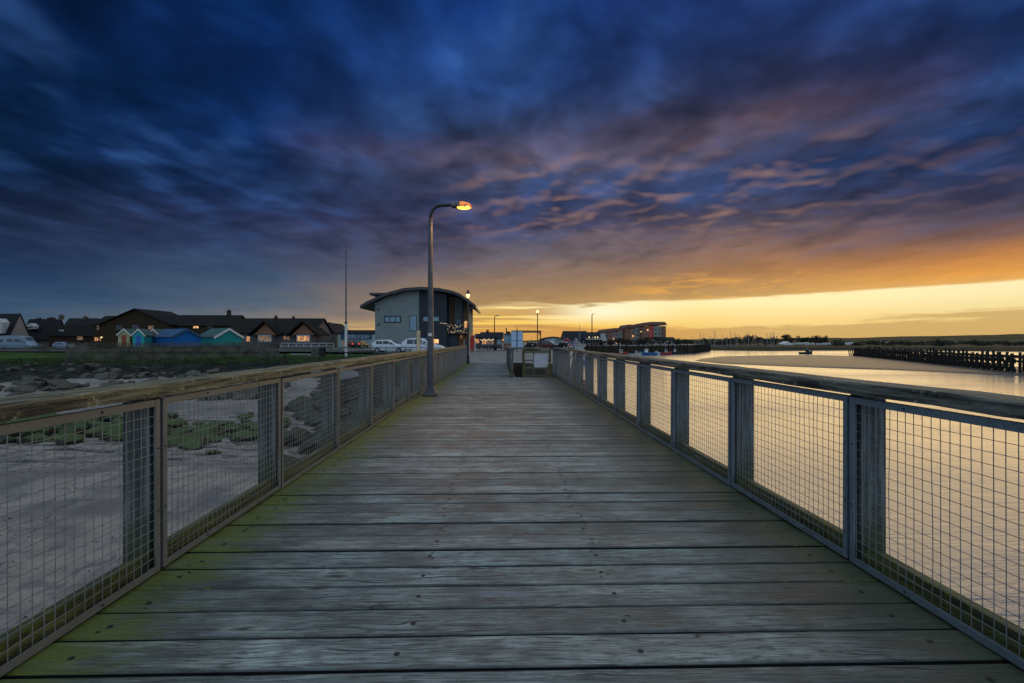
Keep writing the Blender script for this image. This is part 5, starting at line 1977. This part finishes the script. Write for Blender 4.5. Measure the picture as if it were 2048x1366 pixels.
# fish boxes and a car on the quay
M['box_blue'] = plain('blue_box', (0.05, 0.16, 0.34), 0.55)
M['box_orange'] = plain('orange_box', (0.50, 0.15, 0.03), 0.55)
rnd = random.Random(41)
protos_ = {}
for i in range(33):
    cname = ('white', 'blue', 'orange')[i % 3]
    Y = 112 + (i // 3) * 3.4
    f = (Y - 95) / 57
    xq = 13.5 + 12.5 * f - rnd.uniform(1.2, 3.6)
    if cname not in protos_:
        o = thing('fish_box', 'small %s fish box in the stacks along the quay edge behind the boats' % cname, 'fish box', (0, 0, 0), 0, '%s fish boxes on the quay' % cname)
        m = MB()
        m.prism([(-0.36, 0), (0.36, 0), (0.42, 0.42), (-0.42, 0.42)], 'y', -0.28, 0.28)
        m.build('tub', {'white': 'offwhite', 'blue': 'box_blue', 'orange': 'box_orange'}[cname], o)
        m = MB()
        for a, b, c_, d in ((-0.46, 0.46, -0.33, -0.282), (-0.46, 0.46, 0.282, 0.33), (-0.46, -0.424, -0.28, 0.28), (0.424, 0.46, -0.28, 0.28)):
            m.box(a, b, c_, d, 0.38, 0.45)
        m.build('rim', {'white': 'offwhite', 'blue': 'box_blue', 'orange': 'box_orange'}[cname], o)
        protos_[cname] = o
    else:
        o = dup(protos_[cname])
    o.location = (xq, Y + rnd.uniform(-1, 1), rnd.choice((0, 0, 0.46, 0.92)))
    o.rotation_euler = (0, 0, rnd.uniform(-0.5, 0.5))
    o.scale = (1.25, 1.25, 1.0)
car('parked_car', 'dark red car parked on the quay in front of the pale shed with round emblem', (wx(1093, 88), 88, 0.0), R(8), 'car_red', 'hatch')
# white shed with a round emblem
sh = thing('boat_shed', 'low pale shed with curved roof and dark round emblem on its wall', 'shed', (0, 108, 0))
Y1 = 108.0
m = MB()
tp = [(xa(1083) + (xa(1131) - xa(1083)) * i / 10, za(1100, 684) + (za(1100, 675) - za(1100, 684)) * math.sin(math.pi * (0.12 + 0.76 * i / 10))) for i in range(11)]
m.prism([(xa(1083), -0.1), (xa(1131), -0.1)] + list(reversed(tp)), 'y', 0, 8)
m.build('wall', 'teal_wall', sh)
m = MB()
m.loft([[(a, yy, b) for a, b in tp] + [(a, yy, b + 0.2) for a, b in reversed(tp)] for yy in (-0.3, 8.3)])
m.build('roof', 'slate', sh, smooth=True)
m = MB()
m.tube([(xa(1085.5), -0.06, za(1086, 682)), (xa(1085.5), -0.005, za(1086, 682))], 0.26, 16)
m.build('round_emblem', 'dark_steel', sh)
m = MB()
m.box(xa(1100), xa(1109), -0.08, -0.005, 0, za(1100, 682))
m.build('door', 'white', sh)
m = MB()
m.box(xa(1110), xa(1124), -1.2, -0.31, za(1110, 680.5), za(1110, 679))
m.build('canopy', 'sign_blue', sh)

# long harbour building
lb = thing('harbour_building', 'long grey roofed harbour building with white shopfronts and small white gable', 'building', (0, 0, 0))
Y1 = 168.0
gable(lb, xa(1134), xa(1180), Y1 + 2, Y1 + 16, -0.1, za(1150, 678), za(1150, 662), 'x', 'pale_wall', 'slate', 0.3)
gable(lb, xa(1180), xa(1217), Y1 + 2, Y1 + 14, -0.1, za(1200, 678), za(1200, 664.5), 'x', 'pale_wall', 'slate', 0.3)
gable(lb, xa(1203.5), xa(1212.8), Y1 - 1, Y1 + 6, -0.1, za(1208, 679), za(1208, 667.5), 'y', 'offwhite', 'offwhite', 0.1)
m = MB()
m.prism([(Y1 - 4, za(1180, 684)), (Y1 + 2, za(1180, 680)), (Y1 + 2, za(1180, 681.5)), (Y1 - 4, za(1180, 685.5))], 'x', xa(1158), xa(1212))
m.build('veranda_roof', 'tile', lb)
m = MB()
m.box(xa(1160), xa(1198), Y1 - 1.2, Y1 + 1.9, -0.1, za(1180, 684.4))
m.build('shopfront', 'notice', lb)
m = MB()
m.box(xa(1172), xa(1202), Y1 - 1.0, Y1 + 1.95, za(1180, 679.6), za(1180, 677))
m.build('clerestory', 'offwhite', lb)
for p in (1177, 1183, 1189, 1194):
    m = MB()
    m.ball((xa(p), Y1 - 1.2, za(p, 674.5)), 0.22, 6)
    m.build('roof_lamp', 'lantern', lb)
for p in (1164, 1173, 1181, 1189, 1195):
    window(lb, (xa(p), Y1 - 1.2, za(p, 689)), 0.9, 0.7, 'glass', 'front', 'white')

# stepped flats
def flats(label, px0, px1, top_py, Y, panels, roof, lit, step=None):
    o = thing('block_of_flats', label, 'block of flats')
    Xf = lambda p: wx(p, Y)
    Zf = lambda p, q: wz(p, q, Y)
    for a, b, mt, q in panels:
        m = MB()
        m.box(Xf(a) + 0.01, Xf(b) - 0.01, Y + (0.0 if mt != 'apt_grey' else -0.5), Y + 14, -0.6, Zf(a, q))
        m.build('facade', mt, o)
    for a, b, q in (step or [(px0, px1, top_py)]):
        m = MB()
        zz = Zf(a, q)
        m.prism([(Xf(a) - 0.3, zz - 1.0), (Xf(b) + 0.3, zz - 1.0), (Xf(b) - 0.9, zz + 0.4), (Xf(a) + 0.9, zz + 0.4)], 'y', Y - 0.6, Y + 14.5)
        m.build('roof', roof, o)
    rnd = random.Random(int(px0))
    for a, b, mt, q in panels:
        n_ = max(1, int((b - a) / 6))
        for i in range(n_):
            for fl_ in range(5):
                py = q + 7 + fl_ * 8.2
                if py > 692:
                    break
                p = a + (b - a) * (i + 0.5) / n_
                window(o, (Xf(p), Y - (0.52 if mt == 'apt_grey' else 0), Zf(p, py)), 0.85, 0.95, 'litwarm' if rnd.random() < 0.09 else 'glass', 'front', mt)
    return o


flats('lowest block of the stepped flats, mauve and brown with rose roofs, on the left', 1206, 1252, 659, 232,
      [(1206, 1224, 'apt_brown', 664), (1224, 1236, 'apt_pink', 663), (1236, 1245, 'apt_grey', 662), (1245, 1252, 'apt_brown', 662)], 'rose_tile', {(0, 1)}, [(1206, 1224, 660), (1224, 1252, 658)])
flats('middle block of the stepped flats, brown and grey with rose roofs', 1252, 1284, 651, 228,
      [(1252, 1262, 'apt_brown', 657), (1262, 1270, 'apt_pink', 657), (1270, 1279, 'apt_grey', 655), (1279, 1284, 'apt_brown', 655)], 'rose_tile', {(0, 0)}, [(1252, 1270, 651), (1270, 1284, 650)])
flats('tallest block of the stepped flats with bright red panel, on the right', 1284, 1333, 645, 224,
      [(1284, 1299, 'apt_brown', 653), (1299, 1307, 'apt_red', 652), (1307, 1321, 'apt_grey', 652), (1321, 1332, 'apt_brown', 652)], 'rose_tile', {(0, 0), (1, 1)}, [(1284, 1296, 647.5), (1296, 1333, 645.5)])

lw = thing('quay_house', 'low white house with grey roof right of the stepped flats', 'house')
Y1 = 214.0
gable(lw, xa(1313), xa(1352), Y1, Y1 + 8, -0.5, za(1330, 681), za(1340, 675), 'x', 'offwhite', 'slate', 0.3)
for p in (1318, 1325, 1332, 1340, 1347):
    window(lw, (xa(p), Y1, za(p, 684)), 0.8, 0.7, 'glass', 'front', 'offwhite')
lw2 = thing('quay_pavilion', 'small pale pavilion with flat white canopy below the stepped flats', 'pavilion')
Y1 = 206.0
m = MB()
m.box(xa(1274), xa(1300), Y1 - 1, Y1 + 6, za(1280, 687), za(1280, 685.3))
m.build('roof', 'offwhite', lw2)
for p in (1276, 1281, 1286, 1291, 1297):
    m = MB()
    m.box(xa(p) - 0.2, xa(p) + 0.2, Y1, Y1 + 0.4, -0.5, za(1280, 687.1))
    m.build('column', 'offwhite', lw2)
m = MB()
m.box(xa(1276), xa(1298), Y1 + 3, Y1 + 5.5, -0.5, za(1280, 687.1))
m.build('wall', 'sign_blue', lw2)


# ------------------------------------------------------------------ boats
def hull_rings(L, B, hgt, bow=0.75):
    rings = []
    for i in range(9):
        f = i / 8
        x_ = -L / 2 + L * f
        w_ = B / 2 * (0.86 + 0.14 * math.sin(math.pi * min(1, f / 0.6) * 0.5)) * (1 - max(0, (f - 0.55) / 0.45) ** 2 * 0.97)
        sheer = hgt * (1 + bow * max(0, f - 0.45) ** 2 * 3)
        rings.append([(x_, -w_, sheer), (x_, -w_ * 0.92, hgt * 0.35), (x_, -w_ * 0.5, -0.25), (x_, w_ * 0.5, -0.25), (x_, w_ * 0.92, hgt * 0.35), (x_, w_, sheer), (x_, w_ * 0.85, sheer - 0.12), (x_, -w_ * 0.85, sheer - 0.12)])
    return rings


def fishing_boat(label, px, Y, L, hull, house, rot=0.0, mast=True, gantry=False):
    o = thing('fishing_boat', label, 'boat', (wx(px, Y), Y, -3.0), rot)
    m = MB()
    m.loft(hull_rings(L, L * 0.34, L * 0.16))
    hb_ = m.build('hull', hull, o, smooth=True)
    hz = L * 0.16
    m = MB()
    x0 = L * 0.02
    m.loft([[(x0, -L * 0.10, hz - 0.1), (x0 + L * 0.20, -L * 0.10, hz - 0.1), (x0 + L * 0.20, L * 0.10, hz - 0.1), (x0, L * 0.10, hz - 0.1)],
            [(x0, -L * 0.09, hz + L * 0.19), (x0 + L * 0.16, -L * 0.09, hz + L * 0.19), (x0 + L * 0.16, L * 0.09, hz + L * 0.19), (x0, L * 0.09, hz + L * 0.19)]])
    wh = m.build('wheelhouse', house, o)
    m = MB()
    m.box(x0 + L * 0.02, x0 + L * 0.15, -L * 0.104, -L * 0.0985, hz + L * 0.10, hz + L * 0.155)
    m.build('window', 'glass', wh)
    m = MB()
    m.box(x0 - L * 0.02, x0 + L * 0.19, -L * 0.105, L * 0.105, hz + L * 0.191, hz + L * 0.205)
    m.build('roof', house, wh)
    if mast:
        m = MB()
        m.tube([(x0 + L * 0.05, 0, hz + L * 0.2), (x0 + L * 0.05, 0, hz + L * 0.62)], 0.05, 6)
        m.bar((x0 + L * 0.05 - 0.4, 0, hz + L * 0.5), (x0 + L * 0.05 + 0.4, 0, hz + L * 0.5), 0.05)
        m.build('mast', 'mast', o)
    if gantry:
        m = MB()
        ax = -L * 0.30
        for s in (-1, 1):
            m.bar((ax, s * L * 0.13, hz), (ax, s * 0.12, hz + L * 0.34), 0.10)
            m.bar((ax + s * L * 0.11, 0.0, hz), (ax + s * 0.15, 0, hz + L * 0.33), 0.08)
        m.bar((ax, -L * 0.10, hz + L * 0.10), (ax, L * 0.10, hz + L * 0.10), 0.08)
        m.build('gantry', 'offwhite', o)
    return o


fishing_boat('red hulled fishing boat alone at the quay wall left of the other boats', 1238, 149, 5.2, 'boat_red', 'offwhite')
fishing_boat('small white open boat moored between the red and blue boats', 1270, 150, 4.0, 'offwhite', 'offwhite', 0, False)
fishing_boat('blue hulled fishing boat with white wheelhouse and tall mast', 1296, 154, 5.4, 'boat_blue', 'white', R(180))
fishing_boat('pale blue small boat moored close beside the blue fishing boat', 1311, 157, 3.6, 'pale_blue', 'white', R(20), False)
fishing_boat('red hulled boat moored right of the blue boats below the white house', 1329, 160, 4.6, 'boat_red', 'offwhite', 0, True)
fishing_boat('dark hulled boat with short mast moored at the last stretch of quay before the marina', 1352, 168, 4.6, 'boat_dark', 'offwhite', R(180), True)
QE = [(26, 152), (43, 156), (70, 180), (96, 226)]
fp_ = None
for (ax_, ay_), (bx_, by_) in zip(QE, QE[1:]):
    ln = math.hypot(bx_ - ax_, by_ - ay_)
    for i in range(int(ln / 2.6)):
        f = (i + 0.3) * 2.6 / ln
        if fp_ is None:
            m = MB()
            m.box(-0.17, 0.17, -0.32, -0.02, -3.6, 0.22)
            fp_ = m.build('quay_fender', 'pile')
            tag(fp_, 'dark upright timber fender standing against the far quay wall', 'fender', 'timber fenders along the far quay wall')
            o = fp_
        else:
            o = dup(fp_)
        o.location = (ax_ + (bx_ - ax_) * f, ay_ + (by_ - ay_) * f, 0)
        o.rotation_euler = (0, 0, math.atan2(by_ - ay_, bx_ - ax_))
        o.scale = (1, 1, 1) if i % 3 else (1.2, 1, 1.02)
fishing_boat('white fishing boat with tall white A frame gantry beside the quay wall', 1158, 104, 10.0, 'offwhite', 'offwhite', R(70), True, True)
fishing_boat('blue and white cabin boat moored right of the A frame boat', 1167, 97, 5.5, 'boat_blue', 'white', R(85), True)
fishing_boat('red hulled boat low in the water seen through the right railing mesh', 1160, 47, 3.4, 'boat_red', 'boat_red', R(90), False)
fishing_boat('lone dark boat with small cabin anchored in the channel by the sandbar', 1612, 168, 4.4, 'boat_dark', 'boat_dark')

# yachts in the marina
yp = None
rnd = random.Random(21)
for i in range(30):
    px = 1388 + i * 5.6 + rnd.uniform(-2.2, 2.2)
    if px > 1600:
        break
    Y = rnd.uniform(247, 256)
    if yp is None:
        o = thing('yacht', 'bare masted yacht in the packed row of masts at the marina', 'yacht', (0, 0, -3), 0, 'yachts moored in the marina')
        m = MB()
        m.loft(hull_rings(7.5, 2.4, 0.95, 0.5))
        m.build('hull', 'offwhite', o, smooth=True)
        m = MB()
        m.prism([(-1.5, 0.85), (1.8, 0.95), (1.2, 1.5), (-1.3, 1.45)], 'y', -0.7, 0.7)
        m.build('cabin', 'white', o)
        m = MB()
        m.tube([(0.6, 0, 0.9), (0.6, 0, 9.6)], [0.10, 0.075], 6)
        for s in (-1, 1):
            m.bar((0.6, s * 0.9, 0.9), (0.6, s * 0.03, 9.2), 0.025)
        m.bar((-3.4, 0, 1.0), (0.6, 0, 9.5), 0.025)
        m.bar((3.6, 0, 1.2), (0.6, 0, 9.3), 0.025)
        m.build('mast', 'mast', o)
        m = MB()
        m.tube([(-2.4, 0, 1.9), (0.5, 0, 1.95)], 0.16, 8)
        m.build('boom', 'boat_blue', o)
        yp = o
    else:
        o = dup(yp)
    o.location = (wx(px, Y), Y, -3.0)
    o.rotation_euler = (0, 0, rnd.choice((0, R(180))) + rnd.uniform(-0.5, 0.5))
    s = rnd.uniform(0.62, 1.12)
    o.scale = (s, s, s * rnd.uniform(0.85, 1.1))

# boats and caravans laid up on the far bank
cv = None
for i in range(18):
    px = 1562 + i * 8.0 + rnd.uniform(-3.5, 3.5)
    Y = 330 + rnd.uniform(-8, 18)
    if cv is None:
        o = thing('caravan', 'small white caravan in the row parked along the far river bank', 'caravan', (0, 0, 0), 0, 'caravans parked on the far bank')
        m = MB()
        m.loft([[(-2.2, y_, z_) for y_, z_ in ((-1, 0.5), (1, 0.5), (1, 2.2), (0.8, 2.5), (-0.8, 2.5), (-1, 2.2))], [(-1.9, y_, z_) for y_, z_ in ((-1.1, 0.35), (1.1, 0.35), (1.1, 2.4), (0.9, 2.7), (-0.9, 2.7), (-1.1, 2.4))],
                [(1.9, y_, z_) for y_, z_ in ((-1.1, 0.35), (1.1, 0.35), (1.1, 2.4), (0.9, 2.7), (-0.9, 2.7), (-1.1, 2.4))], [(2.2, y_, z_) for y_, z_ in ((-1, 0.5), (1, 0.5), (1, 2.2), (0.8, 2.5), (-0.8, 2.5), (-1, 2.2))]])
        m.build('body', 'white', o)
        for a in (-1.4, 0.4):
            m = MB()
            m.box(a, a + 0.9, -1.13, -1.105, 1.4, 2.1)
            m.build('window', 'glass', o)
        m = MB()
        m.tube([(0, -1.0, 0.33), (0, 1.0, 0.33)], 0.33, 10)
        m.build('wheel', 'tyre', o)
        cv = o
    else:
        o = dup(cv)
    o.location = (wx(px, Y), Y, -0.95)
    o.rotation_euler = (0, 0, rnd.uniform(-0.4, 0.4))
    s = rnd.uniform(0.42, 0.85)
    o.scale = (s, s, s * 0.75)
m = MB()
m.prism([(-2.6, 0), (2.6, 0), (2.6, 0.8), (0, 2.4), (-2.6, 0.8)], 'y', 0, 6)
o = m.build('marquee', 'white', loc=(wx(1576, 322), 322, -1.0))
tag(o, 'white peaked tent at the left end of the caravans', 'tent')


# ------------------------------------------------------------------ trees
def tree_mesh(seed, w_, h_, leaves, trunk_h):
    rnd = random.Random(seed)
    m = MB()
    m.tube([(0, 0, 0), (0, 0, trunk_h), (w_ * 0.05, 0, h_ * 0.7)], [0.25 * w_ / 4, 0.18 * w_ / 4, 0.05], 6)
    for i in range(5):
        a = rnd.uniform(0, 6.28)
        m.tube([(0, 0, trunk_h), (math.cos(a) * w_ * 0.3, math.sin(a) * w_ * 0.3, h_ * rnd.uniform(0.5, 0.85))], [0.1 * w_ / 4, 0.03], 5)
    lobes = [(rnd.uniform(-w_ * 0.34, w_ * 0.34), rnd.uniform(-w_ * 0.34, w_ * 0.34), rnd.uniform(trunk_h * 1.1, h_ * 0.9), rnd.uniform(0.16, 0.30) * w_) for _ in range(9)]
    l_ = MB()
    s = w_ * 0.06
    for i in range(leaves):
        lx_, ly_, lz_, lr = rnd.choice(lobes)
        v_ = Vector((rnd.gauss(0, 1), rnd.gauss(0, 1), rnd.gauss(0, 0.8))).normalized() * lr * rnd.uniform(0.5, 1.05)
        c_ = Vector((lx_, ly_, lz_)) + v_
        d1 = Vector((rnd.uniform(-1, 1), rnd.uniform(-1, 1), rnd.uniform(-1, 1))).normalized() * s * rnd.uniform(0.6, 1.4)
        d2 = d1.cross(Vector((rnd.uniform(-1, 1), rnd.uniform(-1, 1), rnd.uniform(-1, 1)))).normalized() * s * 0.7
        l_.add([c_ - d1, c_ - d2, c_ + d1, c_ + d2], [(0, 1, 2, 3)])
    return m, l_


def tree(label, px, Y, zb, w_, h_, seed, group=None, leaves=420):
    o = thing('tree', label, 'tree', (wx(px, Y), Y, zb), 0, group)
    a, b = tree_mesh(seed, w_, h_, leaves, h_ * 0.22)
    a.build('trunk', 'bark', o)
    b.build('crown', 'leaf', o)
    return o


g1 = 'dark trees on the far bank behind the caravans'
for i in range(10):
    tree('dark bushy tree in the row on the far bank behind the caravans', 1566 + i * 9.5 + random.uniform(-3, 3), 372 + random.uniform(-8, 8), -0.8, random.uniform(4.5, 7.5), random.uniform(4.6, 7.4), 40 + i, g1, 360)
g2 = 'scrub trees behind the marina masts'
for i in range(13):
    tree('brown scrubby tree in the thicket behind the marina masts', 1366 + i * 15 + random.uniform(-3, 3), 296 + random.uniform(-6, 6), -1.4, random.uniform(5.5, 7.5), 3.4 + 1.9 * math.exp(-((i - 9.0) / 3.0) ** 2) + random.uniform(0, 0.8), 80 + i, g2, 420)
g4 = 'dark shrubs along the quay below the flats'
for i in range(16):
    tree('dark shrub on the quay edge below the stepped flats', 1224 + i * 10.5 + random.uniform(-4, 4), 176 + i * 3.0, -0.3, random.uniform(3.0, 5.0), random.uniform(1.6, 3.6), 200 + i % 5, g4, 260)
g5 = 'low bushes along the far river bank'
for i in range(40):
    px = 1640 + i * 11 + random.uniform(-6, 6)
    tree('low dark bush on the far river bank behind the jetty', px, random.uniform(270, 470), -1.6, random.uniform(5, 11), random.uniform(1.4, 2.8), 220 + i % 6, g5, 150)
g3 = 'trees scattered over the far hillside'
for i in range(34):
    px = 1660 + i * 12 + random.uniform(-6, 6)
    Y = random.choice((640, 760, 900))
    tree('small dark tree or bush scattered on the far hillside', px, Y * ray(px)[1] / Vector((ray(px)[0], ray(px)[1])).length, hill_z(px, Y) - 0.6, random.uniform(9, 20), random.uniform(4, 7.5), 120 + i % 6, g3, 160)
# pale cottages on the hillside
hp = None
for i in range(14):
    px = 1725 + i * 20 + random.uniform(-7, 7)
    Y = random.choice((1010, 1250, 1380))
    if hp is None:
        hp = thing('hillside_house', 'tiny pale house among the fields on the far hillside', 'house', (0, 0, 0), 0, 'houses on the far hillside')
        gable(hp, -6, 6, 0, 8, -3, 4, 7, 'x', 'offwhite', 'slate', 0.3)
        o = hp
    else:
        o = dup(hp)
    dd = Vector((ray(px)[0], ray(px)[1])).normalized() * Y
    o.location = (dd.x, dd.y, hill_z(px, Y) - 0.5)
    s = random.uniform(0.5, 1.1)
    o.scale = (s, s, s * 0.8)
bt = thing('bare_tree', 'leafless twiggy tree top rising behind the hotel roof', 'tree', (wx(506, 116), 116, 0))
m = MB()
rnd = random.Random(31)
m.tube([(0, 0, 0), (0, 0, 3.0)], [0.25, 0.18], 7)
m.build('trunk', 'bark', bt)
m = MB()


def twig(p, d, l_, r_, lev):
    q = p + d * l_
    m.bar(p, q, r_)
    if lev:
        for _ in range(4):
            nd = (d + Vector((rnd.uniform(-1, 1), rnd.uniform(-1, 1), rnd.uniform(-0.15, 0.6))) * 0.75).normalized()
            twig(q, nd, l_ * 0.72, r_ * 0.6, lev - 1)


twig(Vector((0, 0, 2.9)), Vector((0, 0, 1)), 1.0, 0.16, 4)
m.build('crown', 'bark', bt)

# ------------------------------------------------------------------ ruined timber jetty across the channel
jt = thing('ruined_jetty', 'dark ruined timber jetty of leaning piles and braces across the water', 'jetty')
rnd = random.Random(8)
P0, P1 = (1708, 712.5), (2120, 757)
nj = 58
prev = None
for i in range(nj):
    f = i / (nj - 1)
    a = ground(P0[0], P0[1], -3.0)
    b = ground(P1[0], P1[1], -3.0)
    # even spacing in the world
    x_, y_ = a[0] + (b[0] - a[0]) * f, a[1] + (b[1] - a[1]) * f
    top_z = -0.15 + rnd.uniform(-0.55, 0.45) - (0.7 if f < 0.15 else 0)
    for row in range(2):
        ox, oy = row * 2.6, row * 1.9
        if row == 1 and i % 2:
            continue
        m = MB()
        ln = rnd.uniform(-0.12, 0.12)
        m.tube([(x_ + ox, y_ + oy, -3.6), (x_ + ox + ln, y_ + oy, top_z - row * 0.3)], [0.19, 0.16], 7)
        m.build('pile', 'pile', jt)
    if prev:
        m = MB()
        px_, py_, pz_ = prev
        m.bar((px_, py_ - 0.2, -0.75 + rnd.uniform(-0.1, 0.1)), (x_, y_ - 0.2, -0.75), 0.34)
        m.bar((px_, py_ - 0.22, -1.35), (x_, y_ - 0.22, -1.35 + rnd.uniform(-0.2, 0.2)), 0.26)
        m.bar((px_ + 2.6, py_ + 2.1, -0.85), (x_ + 2.6, y_ + 2.1, -0.85), 0.28)
        if f < 0.90:
            m.bar((px_, py_ - 0.25, -2.7), (x_, y_ - 0.25, -1.1), 0.22)
            if True:
                m.bar((px_, py_ - 0.3, -1.1), (x_, y_ - 0.3, -2.7), 0.22)
            if True:
                m.bar((px_ + 2.6, py_ + 2.2, -1.1), (x_ + 2.6, y_ + 2.2, -2.7), 0.22)
            if rnd.random() < 0.8:
                m.bar((px_, py_ - 0.27, -1.9), (x_, y_ - 0.27, -1.9), 0.24)
        if True:
            m.bar((px_, py_, -0.85), (x_ + 2.6, y_ + 1.9, -0.85), 0.24)
        m.build('brace', 'pile', jt)
    prev = (x_, y_, top_z)
for i in range(3):
    a = ground(1700 + i * 3, 711.5, -3.0)
    m = MB()
    m.tube([(a[0], a[1], -3.4), (a[0] - 0.5 + i * 0.2, a[1], -1.3)], 0.15, 6)
    m.build('pile', 'pile', jt)


# ------------------------------------------------------------------ rocks on the shore
def rock_mesh(name, seed, flat, mat):
    bm = bmesh.new()
    bmesh.ops.create_icosphere(bm, subdivisions=3, radius=1.0)
    for v in bm.verts:
        d = v.co.normalized()
        r = 1 + 0.42 * mnoise.noise(d * 1.3 + Vector((seed * 7.1, 0, 0))) + 0.14 * mnoise.noise(d * 3.4 + Vector((0, seed * 3.3, 0)))
        # facet the stone
        for k in range(10):
            rr = random.Random(seed * 17 + k)
            nrm = Vector((rr.uniform(-1, 1), rr.uniform(-1, 1), rr.uniform(-1, 1))).normalized()
            lim = rr.uniform(0.48, 0.80)
            if (d * r).dot(nrm) > lim:
                r = min(r, lim / max(0.2, d.dot(nrm)))
        v.co = d * r
        v.co.z *= flat
    me = bpy.data.meshes.new(name)
    bm.to_mesh(me)
    bm.free()
    me.materials.append(M[mat])
    me.polygons.foreach_set('use_smooth', [True] * len(me.polygons))
    try:
        me.set_sharp_from_angle(angle=R(32))
    except Exception:
        pass
    return me


def scatter(name, label, cat, group, mat, spots, flat, seed):
    rnd = random.Random(seed)
    ms = [rock_mesh(name, seed + i, flat * rnd.uniform(0.85, 1.15), mat) for i in range(5)]
    for x_, y_, s in spots:
        o = bpy.data.objects.new(name, rnd.choice(ms))
        col.objects.link(o)
        o.location = (x_, y_, height(x_, y_)[0] + s * flat * 0.25)
        o.rotation_euler = (rnd.uniform(-0.25, 0.25), rnd.uniform(-0.25, 0.25), rnd.uniform(0, 6.28))
        o.scale = (s * rnd.uniform(0.8, 1.35), s * rnd.uniform(0.8, 1.2), s)
        tag(o, label, cat, group)


rnd = random.Random(77)
sp = []
for i in range(170):
    px = rnd.uniform(-20, 560)
    Y = rnd.uniform(32.5, 44.5)
    sp.append((wx(px, Y), Y, rnd.choice((0.3, 0.45, 0.45, 0.6, 0.85)) * rnd.uniform(0.8, 1.15) * (1.0 if Y < 39 else 0.75)))
scatter('boulder', 'grey boulder in the belt of rocks at the foot of the grass bank', 'boulder', 'grey boulders below the grass bank', 'rock', sp, 0.55, 3)
sp = []
for i in range(230):
    px = rnd.uniform(-10, 570)
    py = 872 - 0.03 * px + rnd.uniform(-30, 18) + (rnd.uniform(0, 26) if px > 340 else 0)
    x_, y_ = ground(px, py, -2.45)
    sp.append((x_, y_, rnd.choice((0.14, 0.2, 0.28, 0.4, 0.5)) * rnd.uniform(0.8, 1.2)))
scatter('weedy_rock', 'low rock covered in bright green weed on the sand beyond the left railing', 'rock', 'green weed covered rocks on the beach', 'weed_rock', sp, 0.62, 13)
sp = []
for i in range(90):
    Y = rnd.uniform(13.5, 34)
    xm_ = -3.4 - 0.36 * max(0, Y - 12)
    x_ = rnd.uniform(xm_ - 2.2, -2.9) if Y > 17 else rnd.uniform(-6.0, -3.2)
    sp.append((x_, Y, rnd.uniform(0.3, 0.85)))
scatter('dark_rock', 'dark rock in the heap beside the left railing of the boardwalk', 'rock', 'dark rocks heaped beside the boardwalk', 'dark_rock', sp, 0.6, 23)
x_, y_ = ground(427, 902, -2.4)
scatter('weedy_rock', 'single small weedy rock lying alone on clean sand', 'rock', None, 'weed_rock', [(x_, y_, 0.34)], 0.35, 33)
x_, y_ = ground(87, 704, -0.1)
scatter('tall_boulder', 'tall dark boulder standing on the grass at the end of the stone wall', 'boulder', None, 'dark_rock', [(x_, y_, 0.9)], 1.1, 35)

# rough grass along the edge of the bank
m = MB()
rnd = random.Random(4)
for i in range(9000):
    px = rnd.uniform(-40, 720)
    e = rnd.random() ** 2 * 9 - 1.0
    xx = wx(px, 46)
    yy = interp(xx, EDGE) + e * 0.8
    zz, t_ = height(xx, yy)
    if t_ < -1.2:
        continue
    h_ = rnd.uniform(0.05, 0.22)
    a = rnd.uniform(0, 6.28)
    dx_, dy_ = math.cos(a) * 0.05, math.sin(a) * 0.05
    m.add([(xx - dx_, yy - dy_, zz - 0.02), (xx + dx_, yy + dy_, zz - 0.02), (xx + rnd.uniform(-0.1, 0.1), yy + rnd.uniform(-0.1, 0.1), zz + h_)], [(0, 1, 2)])
tag(m.build('rough_grass', 'blade'), 'rough grass fringing the top of the shore bank', 'grass', None, 'stuff')

# pebbles and scraps of weed on the sand
m = MB()
rnd = random.Random(66)
for i in range(420):
    px, py = rnd.uniform(-80, 640), rnd.uniform(800, 1330)
    x_, y_ = ground(px, py, -2.45)
    if x_ > -2.6 or y_ > 33:
        continue
    z_ = height(x_, y_)[0]
    r_ = rnd.uniform(0.008, 0.026) * (1 + y_ * 0.02)
    a = rnd.uniform(0, 3.14)
    ca, sa = math.cos(a) * r_ * rnd.uniform(1, 2.2), math.sin(a) * r_ * rnd.uniform(1, 2.2)
    h_ = r_ * rnd.uniform(0.4, 0.8)
    m.add([(x_ - ca, y_ - sa, z_ - 0.01), (x_ + sa * 0.7, y_ - ca * 0.7, z_ - 0.01), (x_ + ca, y_ + sa, z_ - 0.01), (x_ - sa * 0.7, y_ + ca * 0.7, z_ - 0.01), (x_, y_, z_ + h_)],
          [(0, 1, 4), (1, 2, 4), (2, 3, 4), (3, 0, 4)], 1 if rnd.random() < 0.08 else 0)
tag(m.build('pebbles', ['dark_rock', 'offwhite']), 'dark pebbles, shells and scraps of weed strewn over the sand', 'pebbles', None, 'stuff')
